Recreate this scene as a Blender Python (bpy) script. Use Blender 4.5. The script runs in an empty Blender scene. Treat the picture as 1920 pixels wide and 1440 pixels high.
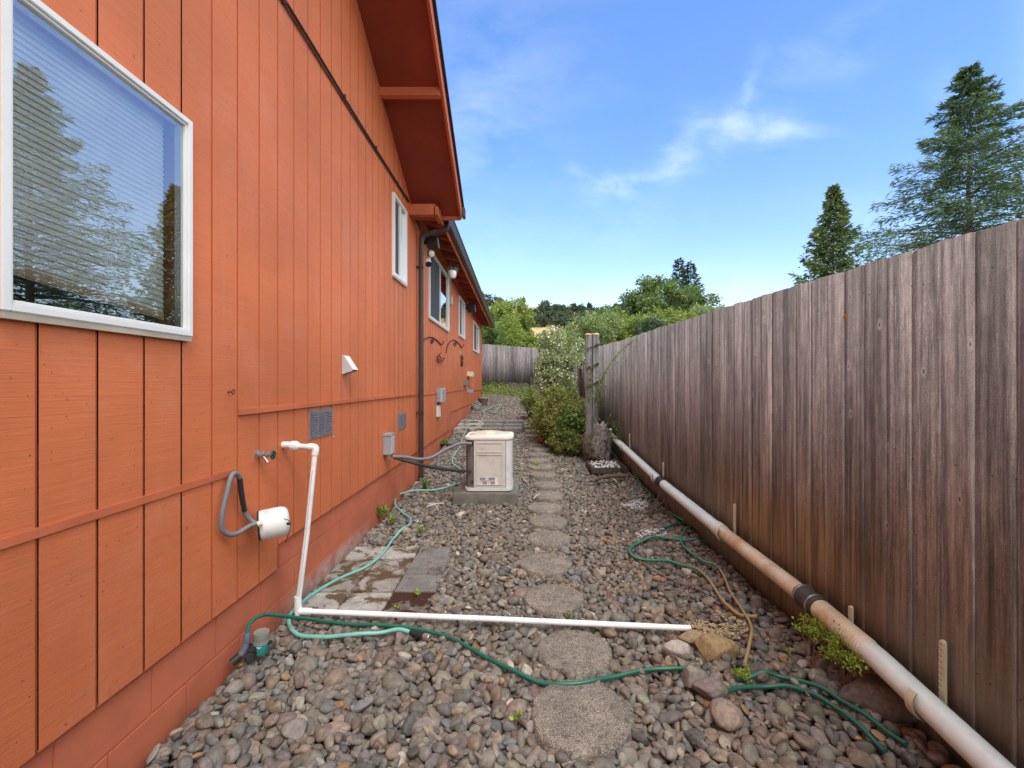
import bpy, bmesh, math, random
import numpy as np
from mathutils import Vector, Matrix
R = math.radians
random.seed(7)
rng = np.random.default_rng(11)
C = bpy.context.scene.collection
sc = bpy.context.scene

# ------------------------------------------------------------------ camera
F, CX, CY, H = 853.0, 975.0, 718.0, 1.5          # focal length in photo pixels, vanishing point, eye height
cam_d = bpy.data.cameras.new('camera'); cam = bpy.data.objects.new('camera', cam_d); C.objects.link(cam)
cam.location = (0, 0, H); cam.rotation_euler = (R(90), 0, 0)
cam_d.sensor_width = 36; cam_d.lens = F/1920*36
cam_d.shift_x = (960-CX)/1920; cam_d.shift_y = -(720-CY)/1920
cam_d.clip_end = 3000; cam_d.clip_start = .05
sc.camera = cam
sc.render.resolution_x = 1024; sc.render.resolution_y = 768
sc.view_settings.view_transform = 'Standard'; sc.view_settings.look = 'None'
sc.view_settings.exposure = 0.78; sc.view_settings.gamma = 1
sc.render.engine = 'CYCLES'

# ------------------------------------------------------------------ world
SUN_AZ, SUN_EL = 158.0, 54.0
w = bpy.data.worlds.new('World'); sc.world = w; w.use_nodes = True
nt = w.node_tree; nt.nodes.clear()
def wn(t, **k):
    n = nt.nodes.new(t)
    for a, b in k.items(): setattr(n, a, b)
    return n
def wm(op, a, b=None, c=None, clamp=False):
    n = nt.nodes.new('ShaderNodeMath'); n.operation = op; n.use_clamp = clamp
    for i, v in enumerate((a, b, c)):
        if v is None: continue
        if isinstance(v, (int, float)): n.inputs[i].default_value = v
        else: nt.links.new(v, n.inputs[i])
    return n.outputs[0]
sky = wn('ShaderNodeTexSky'); sky.sky_type = 'NISHITA'; sky.sun_disc = False
sky.sun_elevation = R(SUN_EL); sky.sun_rotation = R(SUN_AZ); sky.air_density = 1.0; sky.dust_density = .6; sky.ozone_density = 1.6
tc = wn('ShaderNodeTexCoord'); sx = wn('ShaderNodeSeparateXYZ'); nt.links.new(tc.outputs['Generated'], sx.inputs[0])
X_, Y_, Z_ = sx.outputs
yc = wm('MAXIMUM', Y_, .05)
u = wm('DIVIDE', X_, yc); v = wm('DIVIDE', Z_, yc)
ns = wn('ShaderNodeTexNoise'); ns.inputs['Scale'].default_value = 5.5; ns.inputs['Detail'].default_value = 9; ns.inputs['Roughness'].default_value = .62; ns.inputs['Distortion'].default_value = .35
cmb = wn('ShaderNodeCombineXYZ'); nt.links.new(u, cmb.inputs[0]); nt.links.new(wm('MULTIPLY', v, 2.0), cmb.inputs[1])
nt.links.new(cmb.outputs[0], ns.inputs['Vector'])
nd = wn('ShaderNodeTexNoise'); nd.inputs['Scale'].default_value = 3.0; nd.inputs['Detail'].default_value = 4; nt.links.new(cmb.outputs[0], nd.inputs['Vector'])
sepd = wn('ShaderNodeSeparateColor'); nt.links.new(nd.outputs['Color'], sepd.inputs[0])
ud = wm('ADD', u, wm('MULTIPLY', wm('SUBTRACT', sepd.outputs[0], .5), .28))
vd = wm('ADD', v, wm('MULTIPLY', wm('SUBTRACT', sepd.outputs[1], .5), .22))
def blob(px, py, ang, su, sv, amp):
    u0 = (px-CX)/F; v0 = (CY-py)/F; c, s = math.cos(R(ang)), math.sin(R(ang))
    du = wm('SUBTRACT', ud, u0); dv = wm('SUBTRACT', vd, v0)
    a = wm('ADD', wm('MULTIPLY', du, c/su), wm('MULTIPLY', dv, s/su))
    b = wm('ADD', wm('MULTIPLY', du, -s/sv), wm('MULTIPLY', dv, c/sv))
    r2 = wm('ADD', wm('MULTIPLY', a, a), wm('MULTIPLY', b, b))
    return wm('MULTIPLY', wm('POWER', 2.718, wm('MULTIPLY', r2, -1.0)), amp)
blobs = [blob(1190, 318, 14, .13, .028, .9), blob(1290, 262, 45, .11, .034, .9), blob(1420, 225, -10, .12, .034, .85), blob(1410, 170, 70, .09, .022, .6),
         blob(1475, 255, -25, .05, .03, .7), blob(1760, 150, 0, .06, .03, .5), blob(1130, 325, -35, .05, .02, .8), blob(1625, 400, -20, .1, .03, .35),
         blob(850, 190, 60, .36, .18, .38), blob(980, 210, 20, .24, .08, .22), blob(1560, 90, 40, .16, .05, .35), blob(1100, 420, 10, .35, .06, .25), blob(1340, 560, 10, .2, .06, .45), blob(1130, 560, 0, .18, .05, .3)]
acc = blobs[0]
for b in blobs[1:]: acc = wm('ADD', acc, b)
tex = wm('MULTIPLY', wm('SUBTRACT', ns.outputs['Fac'], .34), 2.4, clamp=True)
wisps = wm('MULTIPLY', wm('MULTIPLY', acc, tex), .24, clamp=True)
def sstep(x, a, b):
    n = nt.nodes.new('ShaderNodeMapRange'); n.interpolation_type = 'SMOOTHSTEP'; nt.links.new(x, n.inputs[0])
    n.inputs[1].default_value = a; n.inputs[2].default_value = b; return n.outputs[0]
# broad cloud cover overhead, behind and to the sides (the near window mirrors it in the photograph)
cover = wm('MAXIMUM', sstep(Y_, .45, .05), sstep(Z_, .62, .85))
cover = wm('MAXIMUM', cover, wm('MULTIPLY', sstep(u, 1.02, 1.6), .6))
cn = wn('ShaderNodeTexNoise'); cn.inputs['Scale'].default_value = 2.2; cn.inputs['Detail'].default_value = 7; nt.links.new(tc.outputs['Generated'], cn.inputs['Vector'])
cover = wm('MULTIPLY', cover, wm('ADD', wm('MULTIPLY', cn.outputs['Fac'], .5), .62), clamp=True)
fac = wm('MAXIMUM', wisps, cover, clamp=True)
hs = wn('ShaderNodeMix'); hs.data_type = 'RGBA'; hs.blend_type = 'MULTIPLY'; hs.inputs[0].default_value = 1
nt.links.new(sky.outputs[0], hs.inputs[6]); SKYGAIN = hs.inputs[7]
gz = wn('ShaderNodeMix'); gz.data_type = 'RGBA'; nt.links.new(sstep(Z_, .02, .50), gz.inputs[0]); gz.inputs[6].default_value = (1.85, 1.72, 1.62, 1); gz.inputs[7].default_value = (1.22, 1.58, 2.1, 1)
nt.links.new(gz.outputs[2], SKYGAIN)
mx = wn('ShaderNodeMix'); mx.data_type = 'RGBA'
nt.links.new(fac, mx.inputs[0]); nt.links.new(hs.outputs[2], mx.inputs[6]); mx.inputs[7].default_value = (13.2, 13.3, 13.0, 1)
bg = wn('ShaderNodeBackground'); bg.inputs['Strength'].default_value = .1; nt.links.new(mx.outputs[2], bg.inputs[0])
out = wn('ShaderNodeOutputWorld'); nt.links.new(bg.outputs[0], out.inputs[0])

sd = bpy.data.lights.new('sun', 'SUN'); sun = bpy.data.objects.new('sun', sd); C.objects.link(sun)
sd.energy = 1.4; sd.angle = R(22); sd.color = (1, .95, .88)
sv = Vector((math.sin(R(SUN_AZ))*math.cos(R(SUN_EL)), math.cos(R(SUN_AZ))*math.cos(R(SUN_EL)), math.sin(R(SUN_EL))))
sun.rotation_euler = sv.to_track_quat('Z', 'Y').to_euler(); sun.location = sv*30

# ------------------------------------------------------------------ helpers
WX = -1.52                                        # plane of the house wall
GY = [-60, 3.5, 5.5, 6.8, 8.5, 10, 12, 14.4, 17, 20, 24, 60]; GZ = [0, 0, .05, .11, .26, .40, .55, .70, 1.0, 1.27, 1.4, 1.8]
def g(y): return float(np.interp(y, GY, GZ))
def P(px, py, y): return Vector(((px-CX)*y/F, y, H-(py-CY)*y/F))
def G(px, py, dz=0):
    y = 5
    for i in range(40): y = .5*y+.5*(H-g(y)-dz)*F/(py-CY)
    return Vector(((px-CX)*y/F, y, g(y)+dz))
def W(px, py, x=WX):
    y = x*F/(px-CX); return Vector((x, y, H-(py-CY)*y/F))
def V(*a): return Vector(a)

def wpos(o):
    p = Vector((0, 0, 0))
    while o: p += o.location; o = o.parent
    return p
def tag(o, label=None, cat=None, group=None, kind=None):
    if label: o['label'] = label
    if cat: o['category'] = cat
    if group: o['group'] = group
    if kind: o['kind'] = kind
    return o
def thing(name, label, cat, loc, group=None):
    o = bpy.data.objects.new(name, None); o.empty_display_size = .1; C.objects.link(o); o.location = loc
    return tag(o, label, cat, group)
def link_mesh(name, me, mats, parent=None):
    if not isinstance(mats, (list, tuple)): mats = [mats]
    for m in mats: me.materials.append(m)
    o = bpy.data.objects.new(name, me); C.objects.link(o)
    if parent:
        me.transform(Matrix.Translation(-wpos(parent))); o.parent = parent
    else:
        n = len(me.vertices); co = np.empty(n*3, 'f'); me.vertices.foreach_get('co', co); co = co.reshape(-1, 3)
        lo, hi = co.min(0), co.max(0); b = Vector((float((lo[0]+hi[0])/2), float((lo[1]+hi[1])/2), float(lo[2])))
        me.transform(Matrix.Translation(-b)); o.location = b
    return o
def obj(name, bm, mats, parent=None, smooth=None, bevel=0):
    bmesh.ops.recalc_face_normals(bm, faces=bm.faces)
    me = bpy.data.meshes.new(name)
    if bevel:
        es = [e for e in bm.edges if len(e.link_faces) == 2 and e.calc_face_angle(0) > .6]
        if es: bmesh.ops.bevel(bm, geom=es, offset=bevel, segments=2, affect='EDGES', clamp_overlap=True)
    if smooth is not None:
        for f in bm.faces: f.smooth = True
        for e in bm.edges:
            if len(e.link_faces) == 2 and e.calc_face_angle(0) > smooth: e.smooth = False
    bm.to_mesh(me); bm.free()
    return link_mesh(name, me, mats, parent)
def bx(bm, x0, x1, y0, y1, z0, z1, mi=0):
    vs = [bm.verts.new(p) for p in ((x0,y0,z0),(x1,y0,z0),(x1,y1,z0),(x0,y1,z0),(x0,y0,z1),(x1,y0,z1),(x1,y1,z1),(x0,y1,z1))]
    for f in ((0,3,2,1),(4,5,6,7),(0,1,5,4),(1,2,6,5),(2,3,7,6),(3,0,4,7)):
        fa = bm.faces.new([vs[i] for i in f]); fa.material_index = mi
    return vs
def obox(bm, c, hx, hy, hz, rot=(0,0,0), mi=0):
    from mathutils import Euler
    m = Euler(rot).to_matrix(); vs = bx(bm, -hx, hx, -hy, hy, -hz, hz, mi)
    for v_ in vs: v_.co = m @ v_.co + Vector(c)
    return vs
def spline(pts, n=8):
    pts = [Vector(p) for p in pts]; q = [pts[0]*2-pts[1]] + pts + [pts[-1]*2-pts[-2]]; o = []
    for i in range(1, len(q)-2):
        for k in range(n):
            t = k/n; a, b, c, d = q[i-1:i+3]
            o.append(.5*((2*b)+(c-a)*t+(2*a-5*b+4*c-d)*t*t+(3*b-a-3*c+d)*t**3))
    o.append(pts[-1]); return o
def tube(bm, pts, r, seg=10, cap=True, mi=0, sq=None):
    pts = [Vector(p) for p in pts]; n = len(pts); rs = r if isinstance(r, (list, tuple, np.ndarray)) else [r]*n
    rings = []; up = None
    for i, p in enumerate(pts):
        t = (pts[min(i+1, n-1)]-pts[max(i-1, 0)])
        if t.length < 1e-9: t = Vector((0,0,1))
        t.normalize()
        if up is None: up = t.orthogonal().normalized() if abs(t.z) < .9 else Vector((1,0,0))
        up = (up - t*up.dot(t)); up = up.normalized() if up.length > 1e-6 else t.orthogonal().normalized()
        s = t.cross(up); ring = []
        for k in range(seg):
            a = 2*math.pi*k/seg+ (math.pi/seg if sq else 0); ca, sa = math.cos(a), math.sin(a)
            m = 1
            if sq: m = 1/max(abs(ca), abs(sa))**sq
            ring.append(bm.verts.new(p+(up*ca+s*sa)*rs[i]*m))
        rings.append(ring)
    for a, b in zip(rings, rings[1:]):
        for k in range(seg):
            f = bm.faces.new((a[k], a[(k+1)%seg], b[(k+1)%seg], b[k])); f.material_index = mi
    if cap:
        for r_ in (rings[0][::-1], rings[-1]): f = bm.faces.new(r_); f.material_index = mi
    return rings
def lathe(bm, prof, o, d=(0,0,1), seg=24, mi=0):
    """prof: (radius, height) along direction d from o"""
    o = Vector(o); d = Vector(d).normalized(); pts = [o+d*h for r_, h in prof]
    up = d.orthogonal().normalized(); s = d.cross(up); rings = []
    for (r_, h), p in zip(prof, pts):
        rings.append([bm.verts.new(p+(up*math.cos(2*math.pi*k/seg)+s*math.sin(2*math.pi*k/seg))*max(r_, 1e-4)) for k in range(seg)])
    for a, b in zip(rings, rings[1:]):
        for k in range(seg):
            f = bm.faces.new((a[k], a[(k+1)%seg], b[(k+1)%seg], b[k])); f.material_index = mi
    for r_ in (rings[0][::-1], rings[-1]): f = bm.faces.new(r_); f.material_index = mi
def prism(bm, poly, f, a, b, mi=0):
    """poly 2-D points; f(p, t) -> 3-D; from t=a to t=b"""
    A = [bm.verts.new(f(p, a)) for p in poly]; B = [bm.verts.new(f(p, b)) for p in poly]; n = len(poly)
    fs = [bm.faces.new(A), bm.faces.new(B[::-1])]+[bm.faces.new((A[i], B[i], B[(i+1)%n], A[(i+1)%n])) for i in range(n)]
    for q in fs: q.material_index = mi
BM = bmesh.new
def np_mesh(name, verts, faces, col=None, smooth=True, attr='tint'):
    me = bpy.data.meshes.new(name); k = faces.shape[1]; nf = len(faces)
    me.vertices.add(len(verts)); me.vertices.foreach_set('co', np.ascontiguousarray(verts, 'f').ravel())
    me.loops.add(nf*k); me.loops.foreach_set('vertex_index', np.ascontiguousarray(faces, 'i').ravel())
    me.polygons.add(nf); me.polygons.foreach_set('loop_start', np.arange(0, nf*k, k, dtype='i')); me.polygons.foreach_set('loop_total', np.full(nf, k, 'i'))
    if smooth: me.polygons.foreach_set('use_smooth', np.ones(nf, bool))
    me.update()
    if col is not None:
        a = me.attributes.new(attr, 'FLOAT_COLOR', 'POINT'); c4 = np.ones((len(verts), 4), 'f'); c4[:, :3] = col; a.data.foreach_set('color', c4.ravel())
    return me

# ------------------------------------------------------------------ materials
class NT:
    def __init__(s, name):
        s.m = bpy.data.materials.new(name); s.m.use_nodes = True; s.t = s.m.node_tree
        s.b = s.t.nodes['Principled BSDF']; s.tc = s.t.nodes.new('ShaderNodeTexCoord')
    def n(s, t, **k):
        n = s.t.nodes.new(t)
        for a, b in k.items(): setattr(n, a, b)
        return n
    def l(s, a, b): s.t.links.new(a, b)
    def set(s, sock, v):
        if hasattr(v, 'links') or hasattr(v, 'is_linked'): s.l(v, sock)
        else: sock.default_value = v
    def math(s, op, a, b=0, c=None, clamp=False):
        n = s.n('ShaderNodeMath', operation=op, use_clamp=clamp); s.set(n.inputs[0], a); s.set(n.inputs[1], b)
        if c is not None: s.set(n.inputs[2], c)
        return n.outputs[0]
    def coords(s, scale=(1,1,1), src='Object', loc=(0,0,0)):
        mp = s.n('ShaderNodeMapping'); mp.inputs['Scale'].default_value = scale; mp.inputs['Location'].default_value = loc
        if src == 'World': g_ = s.n('ShaderNodeNewGeometry'); s.l(g_.outputs['Position'], mp.inputs[0])
        else: s.l(s.tc.outputs[src], mp.inputs[0])
        return mp.outputs[0]
    def noise(s, vec, scale=5, detail=4, rough=.55, dist=0, w=None):
        n = s.n('ShaderNodeTexNoise')
        if w is not None: n.noise_dimensions = '4D'; s.set(n.inputs['W'], w)
        s.l(vec, n.inputs['Vector']); n.inputs['Scale'].default_value = scale; n.inputs['Detail'].default_value = detail
        n.inputs['Roughness'].default_value = rough; n.inputs['Distortion'].default_value = dist
        return n.outputs['Fac']
    def ramp(s, x, a, b, c0=0, c1=1):
        n = s.n('ShaderNodeMapRange'); n.interpolation_type = 'SMOOTHSTEP'; s.l(x, n.inputs[0])
        for i, q in enumerate((a, b, c0, c1)): n.inputs[1+i].default_value = q
        return n.outputs[0]
    def mix(s, f, a, b, mode='MIX'):
        n = s.n('ShaderNodeMix', data_type='RGBA', blend_type=mode); s.set(n.inputs[0], f)
        for i, q in ((6, a), (7, b)):
            if isinstance(q, tuple): n.inputs[i].default_value = (*q, 1) if len(q) == 3 else q
            else: s.l(q, n.inputs[i])
        return n.outputs[2]
    def scalecol(s, col, f):
        n = s.n('ShaderNodeVectorMath', operation='SCALE')
        if isinstance(col, tuple): n.inputs[0].default_value = col
        else: s.l(col, n.inputs[0])
        s.set(n.inputs['Scale'], f); return n.outputs[0]
    def bump(s, h, strength=.3, dist=.01):
        n = s.n('ShaderNodeBump'); n.inputs['Strength'].default_value = strength; n.inputs['Distance'].default_value = dist
        s.l(h, n.inputs['Height']); s.l(n.outputs[0], s.b.inputs['Normal'])
    def fin(s, col, rough=.6, metal=0, spec=.5):
        if isinstance(col, tuple): s.b.inputs['Base Color'].default_value = (*col, 1)
        else: s.l(col, s.b.inputs['Base Color'])
        s.set(s.b.inputs['Roughness'], rough); s.b.inputs['Metallic'].default_value = metal; s.b.inputs['Specular IOR Level'].default_value = spec
        return s.m
def simple(name, col, rough=.6, metal=0, var=.12, ns=8, dirt=None, ds=12, dt=(.5, .7), bump=.15, bs=60, spec=.5):
    m = NT(name); c = m.coords(); f = m.ramp(m.noise(c, ns, 5), .25, .75, 1-var, 1+var); k = m.scalecol(col, f)
    if dirt: k = m.mix(m.ramp(m.noise(c, ds, 6, .65), dt[0], dt[1]), k, dirt)
    if bump: m.bump(m.noise(c, bs, 3), bump, .002)
    return m.fin(k, rough, metal, spec)

def mat_siding():
    m = NT('painted_siding'); c = m.coords(src='World')
    col = m.scalecol((.595, .160, .058), m.ramp(m.noise(c, 1.1, 5, .6), .3, .7, .90, 1.10))
    st = m.coords((1, 2.2, 90), src='World'); grain = m.noise(st, 1.6, 5, .6, .4)
    fine = m.noise(m.coords((1, 12, 340), src='World'), 1.2, 3)
    col = m.scalecol(col, m.ramp(grain, .3, .7, .95, 1.05))
    streak = m.ramp(m.noise(m.coords((1, 9, .55), src='World'), 1.3, 4), .56, .78, 0, .22)
    col = m.mix(streak, col, (.62, .25, .16))
    sp_ = m.n('ShaderNodeSeparateXYZ'); gg = m.n('ShaderNodeNewGeometry'); m.l(gg.outputs['Position'], sp_.inputs[0])
    wob = m.math('MULTIPLY', m.math('SUBTRACT', m.noise(m.coords((1, 6, 6), src='World'), 1.5, 4), .5), .12)
    def run(y0, hw, zt, zb, colr, amt):
        nonlocal col
        dy = m.math('ABSOLUTE', m.math('SUBTRACT', m.math('ADD', sp_.outputs[1], wob), y0)); f_ = m.math('MULTIPLY', m.ramp(dy, hw, hw*.2), m.math('MULTIPLY', m.ramp(sp_.outputs[2], zb, zb+(zt-zb)*.9), m.ramp(sp_.outputs[2], zt+.01, zt-.01)))
        col = m.mix(m.math('MULTIPLY', f_, amt), col, colr)
    run(3.95, .07, 1.575, 1.28, (.42, .20, .17), .55); run(6.95, .16, 1.30, .5, (.60, .27, .20), .5); run(8.0, .12, 1.35, .6, (.60, .27, .2), .4); run(7.0, .2, 2.9, 1.4, (.62, .27, .19), .35)
    blot = m.ramp(m.noise(c, 1.6, 6, .7, .8), .48, .70, 0, .4); col = m.mix(blot, col, (.63, .225, .125))
    splash = m.math('MULTIPLY', m.ramp(sp_.outputs[2], .75, .35), m.ramp(m.noise(c, 26, 5, .7), .52, .66, 0, .28)); col = m.mix(splash, col, (.30, .13, .08))
    spots = m.ramp(m.noise(c, 60, 2), .70, .74, 0, .8); col = m.mix(spots, col, (.16, .05, .03))
    h = m.math('ADD', m.math('MULTIPLY', grain, 1.0), m.math('MULTIPLY', fine, .5)); h = m.math('ADD', h, m.math('MULTIPLY', m.noise(c, 90, 2), .3))
    m.bump(h, .55, .0022); return m.fin(col, .62, spec=.4)
def mat_groove():
    m = NT('painted_groove'); return m.fin((.50, .12, .045), .8, spec=.2)
def mat_found():
    m = NT('painted_block'); c = m.coords(src='World')
    col = m.scalecol((.53, .15, .075), m.ramp(m.noise(c, 2.0, 5, .6), .3, .7, .88, 1.12))
    sp = m.n('ShaderNodeSeparateXYZ'); g_ = m.n('ShaderNodeNewGeometry'); m.l(g_.outputs['Position'], sp.inputs[0])
    a = m.math('MULTIPLY', m.ramp(sp.outputs[1], 2.7, 3.4), m.ramp(sp.outputs[1], 4.9, 4.1)); zz = m.ramp(sp.outputs[2], .15, .015)
    n = m.noise(c, 9, 6, .7); eff = m.math('MULTIPLY', m.math('MULTIPLY', a, zz), m.ramp(n, .3, .6))
    col = m.mix(m.math('MULTIPLY', eff, .85), col, (.50, .42, .38))
    dirt = m.math('MULTIPLY', m.ramp(sp.outputs[2], .12, -.02), m.ramp(m.noise(c, 5, 5), .45, .7)); col = m.mix(m.math('MULTIPLY', dirt, .4), col, (.14, .07, .05))
    m.bump(m.noise(c, 120, 4, .7), .5, .0025); return m.fin(col, .75, spec=.3)
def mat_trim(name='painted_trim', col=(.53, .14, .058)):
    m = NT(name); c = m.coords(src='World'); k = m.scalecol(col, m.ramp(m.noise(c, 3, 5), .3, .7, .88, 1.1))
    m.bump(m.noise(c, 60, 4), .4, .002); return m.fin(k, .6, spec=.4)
def mat_fence(name='weathered_board', col_a=(.33, .31, .292), col_b=(.142, .133, .126), pale=(.53, .51, .49), stain_and_brighten=True):
    m = NT(name); at = m.n('ShaderNodeAttribute', attribute_name='tint'); rnd = at.outputs['Fac']
    sc_ = m.n('ShaderNodeSeparateColor'); m.l(at.outputs['Color'], sc_.inputs[0]); rr, rg, rb = sc_.outputs
    wv = m.math('MULTIPLY', rr, 40)
    st = m.noise(m.coords((20, 20, .6), src='World'), 1.6, 6, .62, .3, w=wv)
    fi = m.noise(m.coords((60, 60, 1.2), src='World'), 2.0, 5, .7, 0, w=wv)
    bl = m.noise(m.coords((3, 3, .9), src='World'), 1.2, 5, .6, .6, w=wv)
    k = m.mix(m.ramp(st, .36, .60), col_b, col_a)
    k = m.mix(m.ramp(fi, .54, .70, 0, .6), k, pale)
    hf = m.noise(m.coords((170, 170, 7), src='World'), 1.5, 4, .75, 0, w=wv); k = m.scalecol(k, m.ramp(hf, .32, .68, .74, 1.26))
    k = m.mix(m.ramp(fi, .46, .26, 0, .6), k, (.05, .034, .03))
    k = m.scalecol(k, m.ramp(bl, .3, .7, .78, 1.22))
    k = m.scalecol(k, m.math('MULTIPLY_ADD', rg, .5, .78))
    k = m.mix(m.math('MULTIPLY', rb, .35), k, m.scalecol((.30, .26, .26), 1.0))
    k = m.scalecol(k, m.ramp(m.noise(m.coords((1, 1, .55), src='World'), 210, 3, .7), .32, .68, .80, 1.2)); k = m.scalecol(k, m.ramp(m.noise(m.coords((1, 1, .4), src='World'), 26, 5, .7), .3, .7, .86, 1.14))
    # knots
    vo = m.n('ShaderNodeTexVoronoi'); vo.voronoi_dimensions = '2D'; vo.inputs['Scale'].default_value = 1.0; s3 = m.n('ShaderNodeSeparateXYZ'); m.l(m.coords((1, 5.0, 2.6), src='World'), s3.inputs[0]); c3 = m.n('ShaderNodeCombineXYZ'); m.l(m.math('ADD', s3.outputs[1], m.math('MULTIPLY', s3.outputs[0], 5.0 if 'grey' in name else 0.0)), c3.inputs[0]); m.l(s3.outputs[2], c3.inputs[1]); m.l(c3.outputs[0], vo.inputs['Vector'])
    d = vo.outputs['Distance']; vs3 = m.n('ShaderNodeSeparateColor'); m.l(vo.outputs['Color'], vs3.inputs[0]); gate = m.math('GREATER_THAN', vs3.outputs[0], .55); d = m.math('ADD', m.math('ADD', d, m.math('MULTIPLY', m.math('SUBTRACT', m.noise(m.coords((40, 40, 40), src='World'), 1, 3), .5), .06)), m.math('MULTIPLY', m.math('SUBTRACT', 1.0, gate), 1.0))
    k = m.mix(m.ramp(d, .10, .04, 0, .55), k, (.46, .43, .42)); k = m.mix(m.ramp(d, .028, .014, 0, .8), k, (.06, .04, .035))
    g_ = m.n('ShaderNodeNewGeometry'); sp = m.n('ShaderNodeSeparateXYZ'); m.l(g_.outputs['Position'], sp.inputs[0])
    if stain_and_brighten:
        n2 = m.noise(m.coords((2, 2, 1), src='World'), 2.2, 5)
        zz = m.math('ADD', sp.outputs[2], m.math('MULTIPLY', m.math('SUBTRACT', n2, .5), .5))
        ya = m.math('MULTIPLY', m.ramp(sp.outputs[1], 1.9, 2.7), m.ramp(sp.outputs[1], 4.3, 3.3))
        k = m.mix(m.math('MULTIPLY', m.math('MULTIPLY', ya, m.ramp(zz, .86, .55)), .85), k, m.mix(m.ramp(st, .4, .6), (.17, .12, .065), (.56, .43, .24)))
        k = m.mix(m.math('MULTIPLY', m.ramp(zz, .75, .26), .6), k, (.40, .34, .27))  # pale wash low on boards, strengthened in colour to brighten the dim base
    saw = m.noise(m.coords((9, 9, 190), src='World'), 1.4, 2)
    k = m.scalecol(k, m.ramp(saw, .35, .65, .975, 1.025))
    h = m.math('ADD', m.math('MULTIPLY', fi, 1.0), m.math('ADD', m.math('MULTIPLY', st, .6), m.math('MULTIPLY', saw, .25)))
    m.bump(h, .6, .003); return m.fin(k, .88, spec=.15)
def mat_rock():
    m = NT('river_stone'); at = m.n('ShaderNodeAttribute', attribute_name='tint'); c = m.coords(src='World')
    f = m.ramp(m.noise(c, 38, 6, .65), .28, .72, .70, 1.28); k = m.scalecol(at.outputs['Color'], f)
    k = m.mix(m.ramp(m.noise(c, 24, 4, .6, 1.2), .60, .72, 0, .45), k, (.36, .31, .26))
    k = m.mix(m.ramp(m.noise(c, 230, 2, .7), .60, .74, 0, .35), k, (.10, .085, .075))
    m.bump(m.noise(c, 110, 5, .65), .35, .003); return m.fin(k, .68, spec=.35)
def mat_soil():
    m = NT('soil'); c = m.coords(src='World')
    k = m.mix(m.ramp(m.noise(c, 6, 8, .7), .35, .65), (.05, .037, .027), (.12, .09, .062)); m.bump(m.noise(c, 50, 6, .7), .8, .01); return m.fin(k, .95, spec=.1)
def mat_concrete(name, a, b, moss=None, mt=(.55, .68), speck=1.0):
    m = NT(name); c = m.coords(src='World')
    vo = m.n('ShaderNodeTexVoronoi'); vo.inputs['Scale'].default_value = 120; m.l(c, vo.inputs['Vector'])
    k = m.mix(m.ramp(m.noise(c, 160, 4, .8), .42, .60), a, b)
    k = m.mix(m.math('MULTIPLY', m.ramp(vo.outputs['Distance'], .22, .1), .5*speck), k, tuple(min(1, q*1.45) for q in b))
    k = m.scalecol(k, m.ramp(m.noise(c, 7, 5, .6), .3, .7, .78, 1.15))
    if moss: k = m.mix(m.ramp(m.noise(c, 5.5, 7, .72, .5), mt[0], mt[1]), k, moss)
    if 'aggregate' in name: k = m.mix(m.ramp(m.noise(c, 34, 6, .75, .6), .50, .62, 0, .75), k, (.085, .072, .06)); k = m.mix(m.ramp(m.noise(c, 11, 6, .7), .56, .70, 0, .5), k, (.46, .41, .35))
    h = m.math('ADD', m.noise(c, 130, 5, .7), m.math('MULTIPLY', vo.outputs['Distance'], .7)); m.bump(h, .9, .006); return m.fin(k, .9, spec=.2)
def mat_leaf(name, a, b, trans=.35, rough=.55):
    m = NT(name); at = m.n('ShaderNodeAttribute', attribute_name='tint'); sc_ = m.n('ShaderNodeSeparateColor'); m.l(at.outputs['Color'], sc_.inputs[0])
    k = m.mix(sc_.outputs[0], a, b); k = m.scalecol(k, m.math('MULTIPLY_ADD', sc_.outputs[1], .7, .65))
    m.fin(k, rough, spec=.3)
    tr = m.n('ShaderNodeBsdfTranslucent'); m.l(m.scalecol(k, 1.3), tr.inputs[0]); mx_ = m.n('ShaderNodeMixShader'); mx_.inputs[0].default_value = trans
    o = m.t.nodes['Material Output']; m.l(m.b.outputs[0], mx_.inputs[1]); m.l(tr.outputs[0], mx_.inputs[2]); m.l(mx_.outputs[0], o.inputs[0]); return m.m
def mat_pane(refl=.42, tint=(.80, .88, .84)):
    m = NT('window_glass'); t = m.t; t.nodes.remove(m.b); gl = m.n('ShaderNodeBsdfGlossy'); gl.inputs['Roughness'].default_value = .0; gl.inputs['Color'].default_value = (.93, .96, .97, 1)
    tr = m.n('ShaderNodeBsdfTransparent'); tr.inputs[0].default_value = (*tint, 1); lw = m.n('ShaderNodeLayerWeight'); lw.inputs['Blend'].default_value = .35
    f = m.math('MULTIPLY_ADD', lw.outputs['Fresnel'], .9, refl, clamp=True); mx_ = m.n('ShaderNodeMixShader'); m.l(f, mx_.inputs[0]); m.l(tr.outputs[0], mx_.inputs[1]); m.l(gl.outputs[0], mx_.inputs[2])
    m.l(mx_.outputs[0], t.nodes['Material Output'].inputs[0]); return m.m

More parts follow.
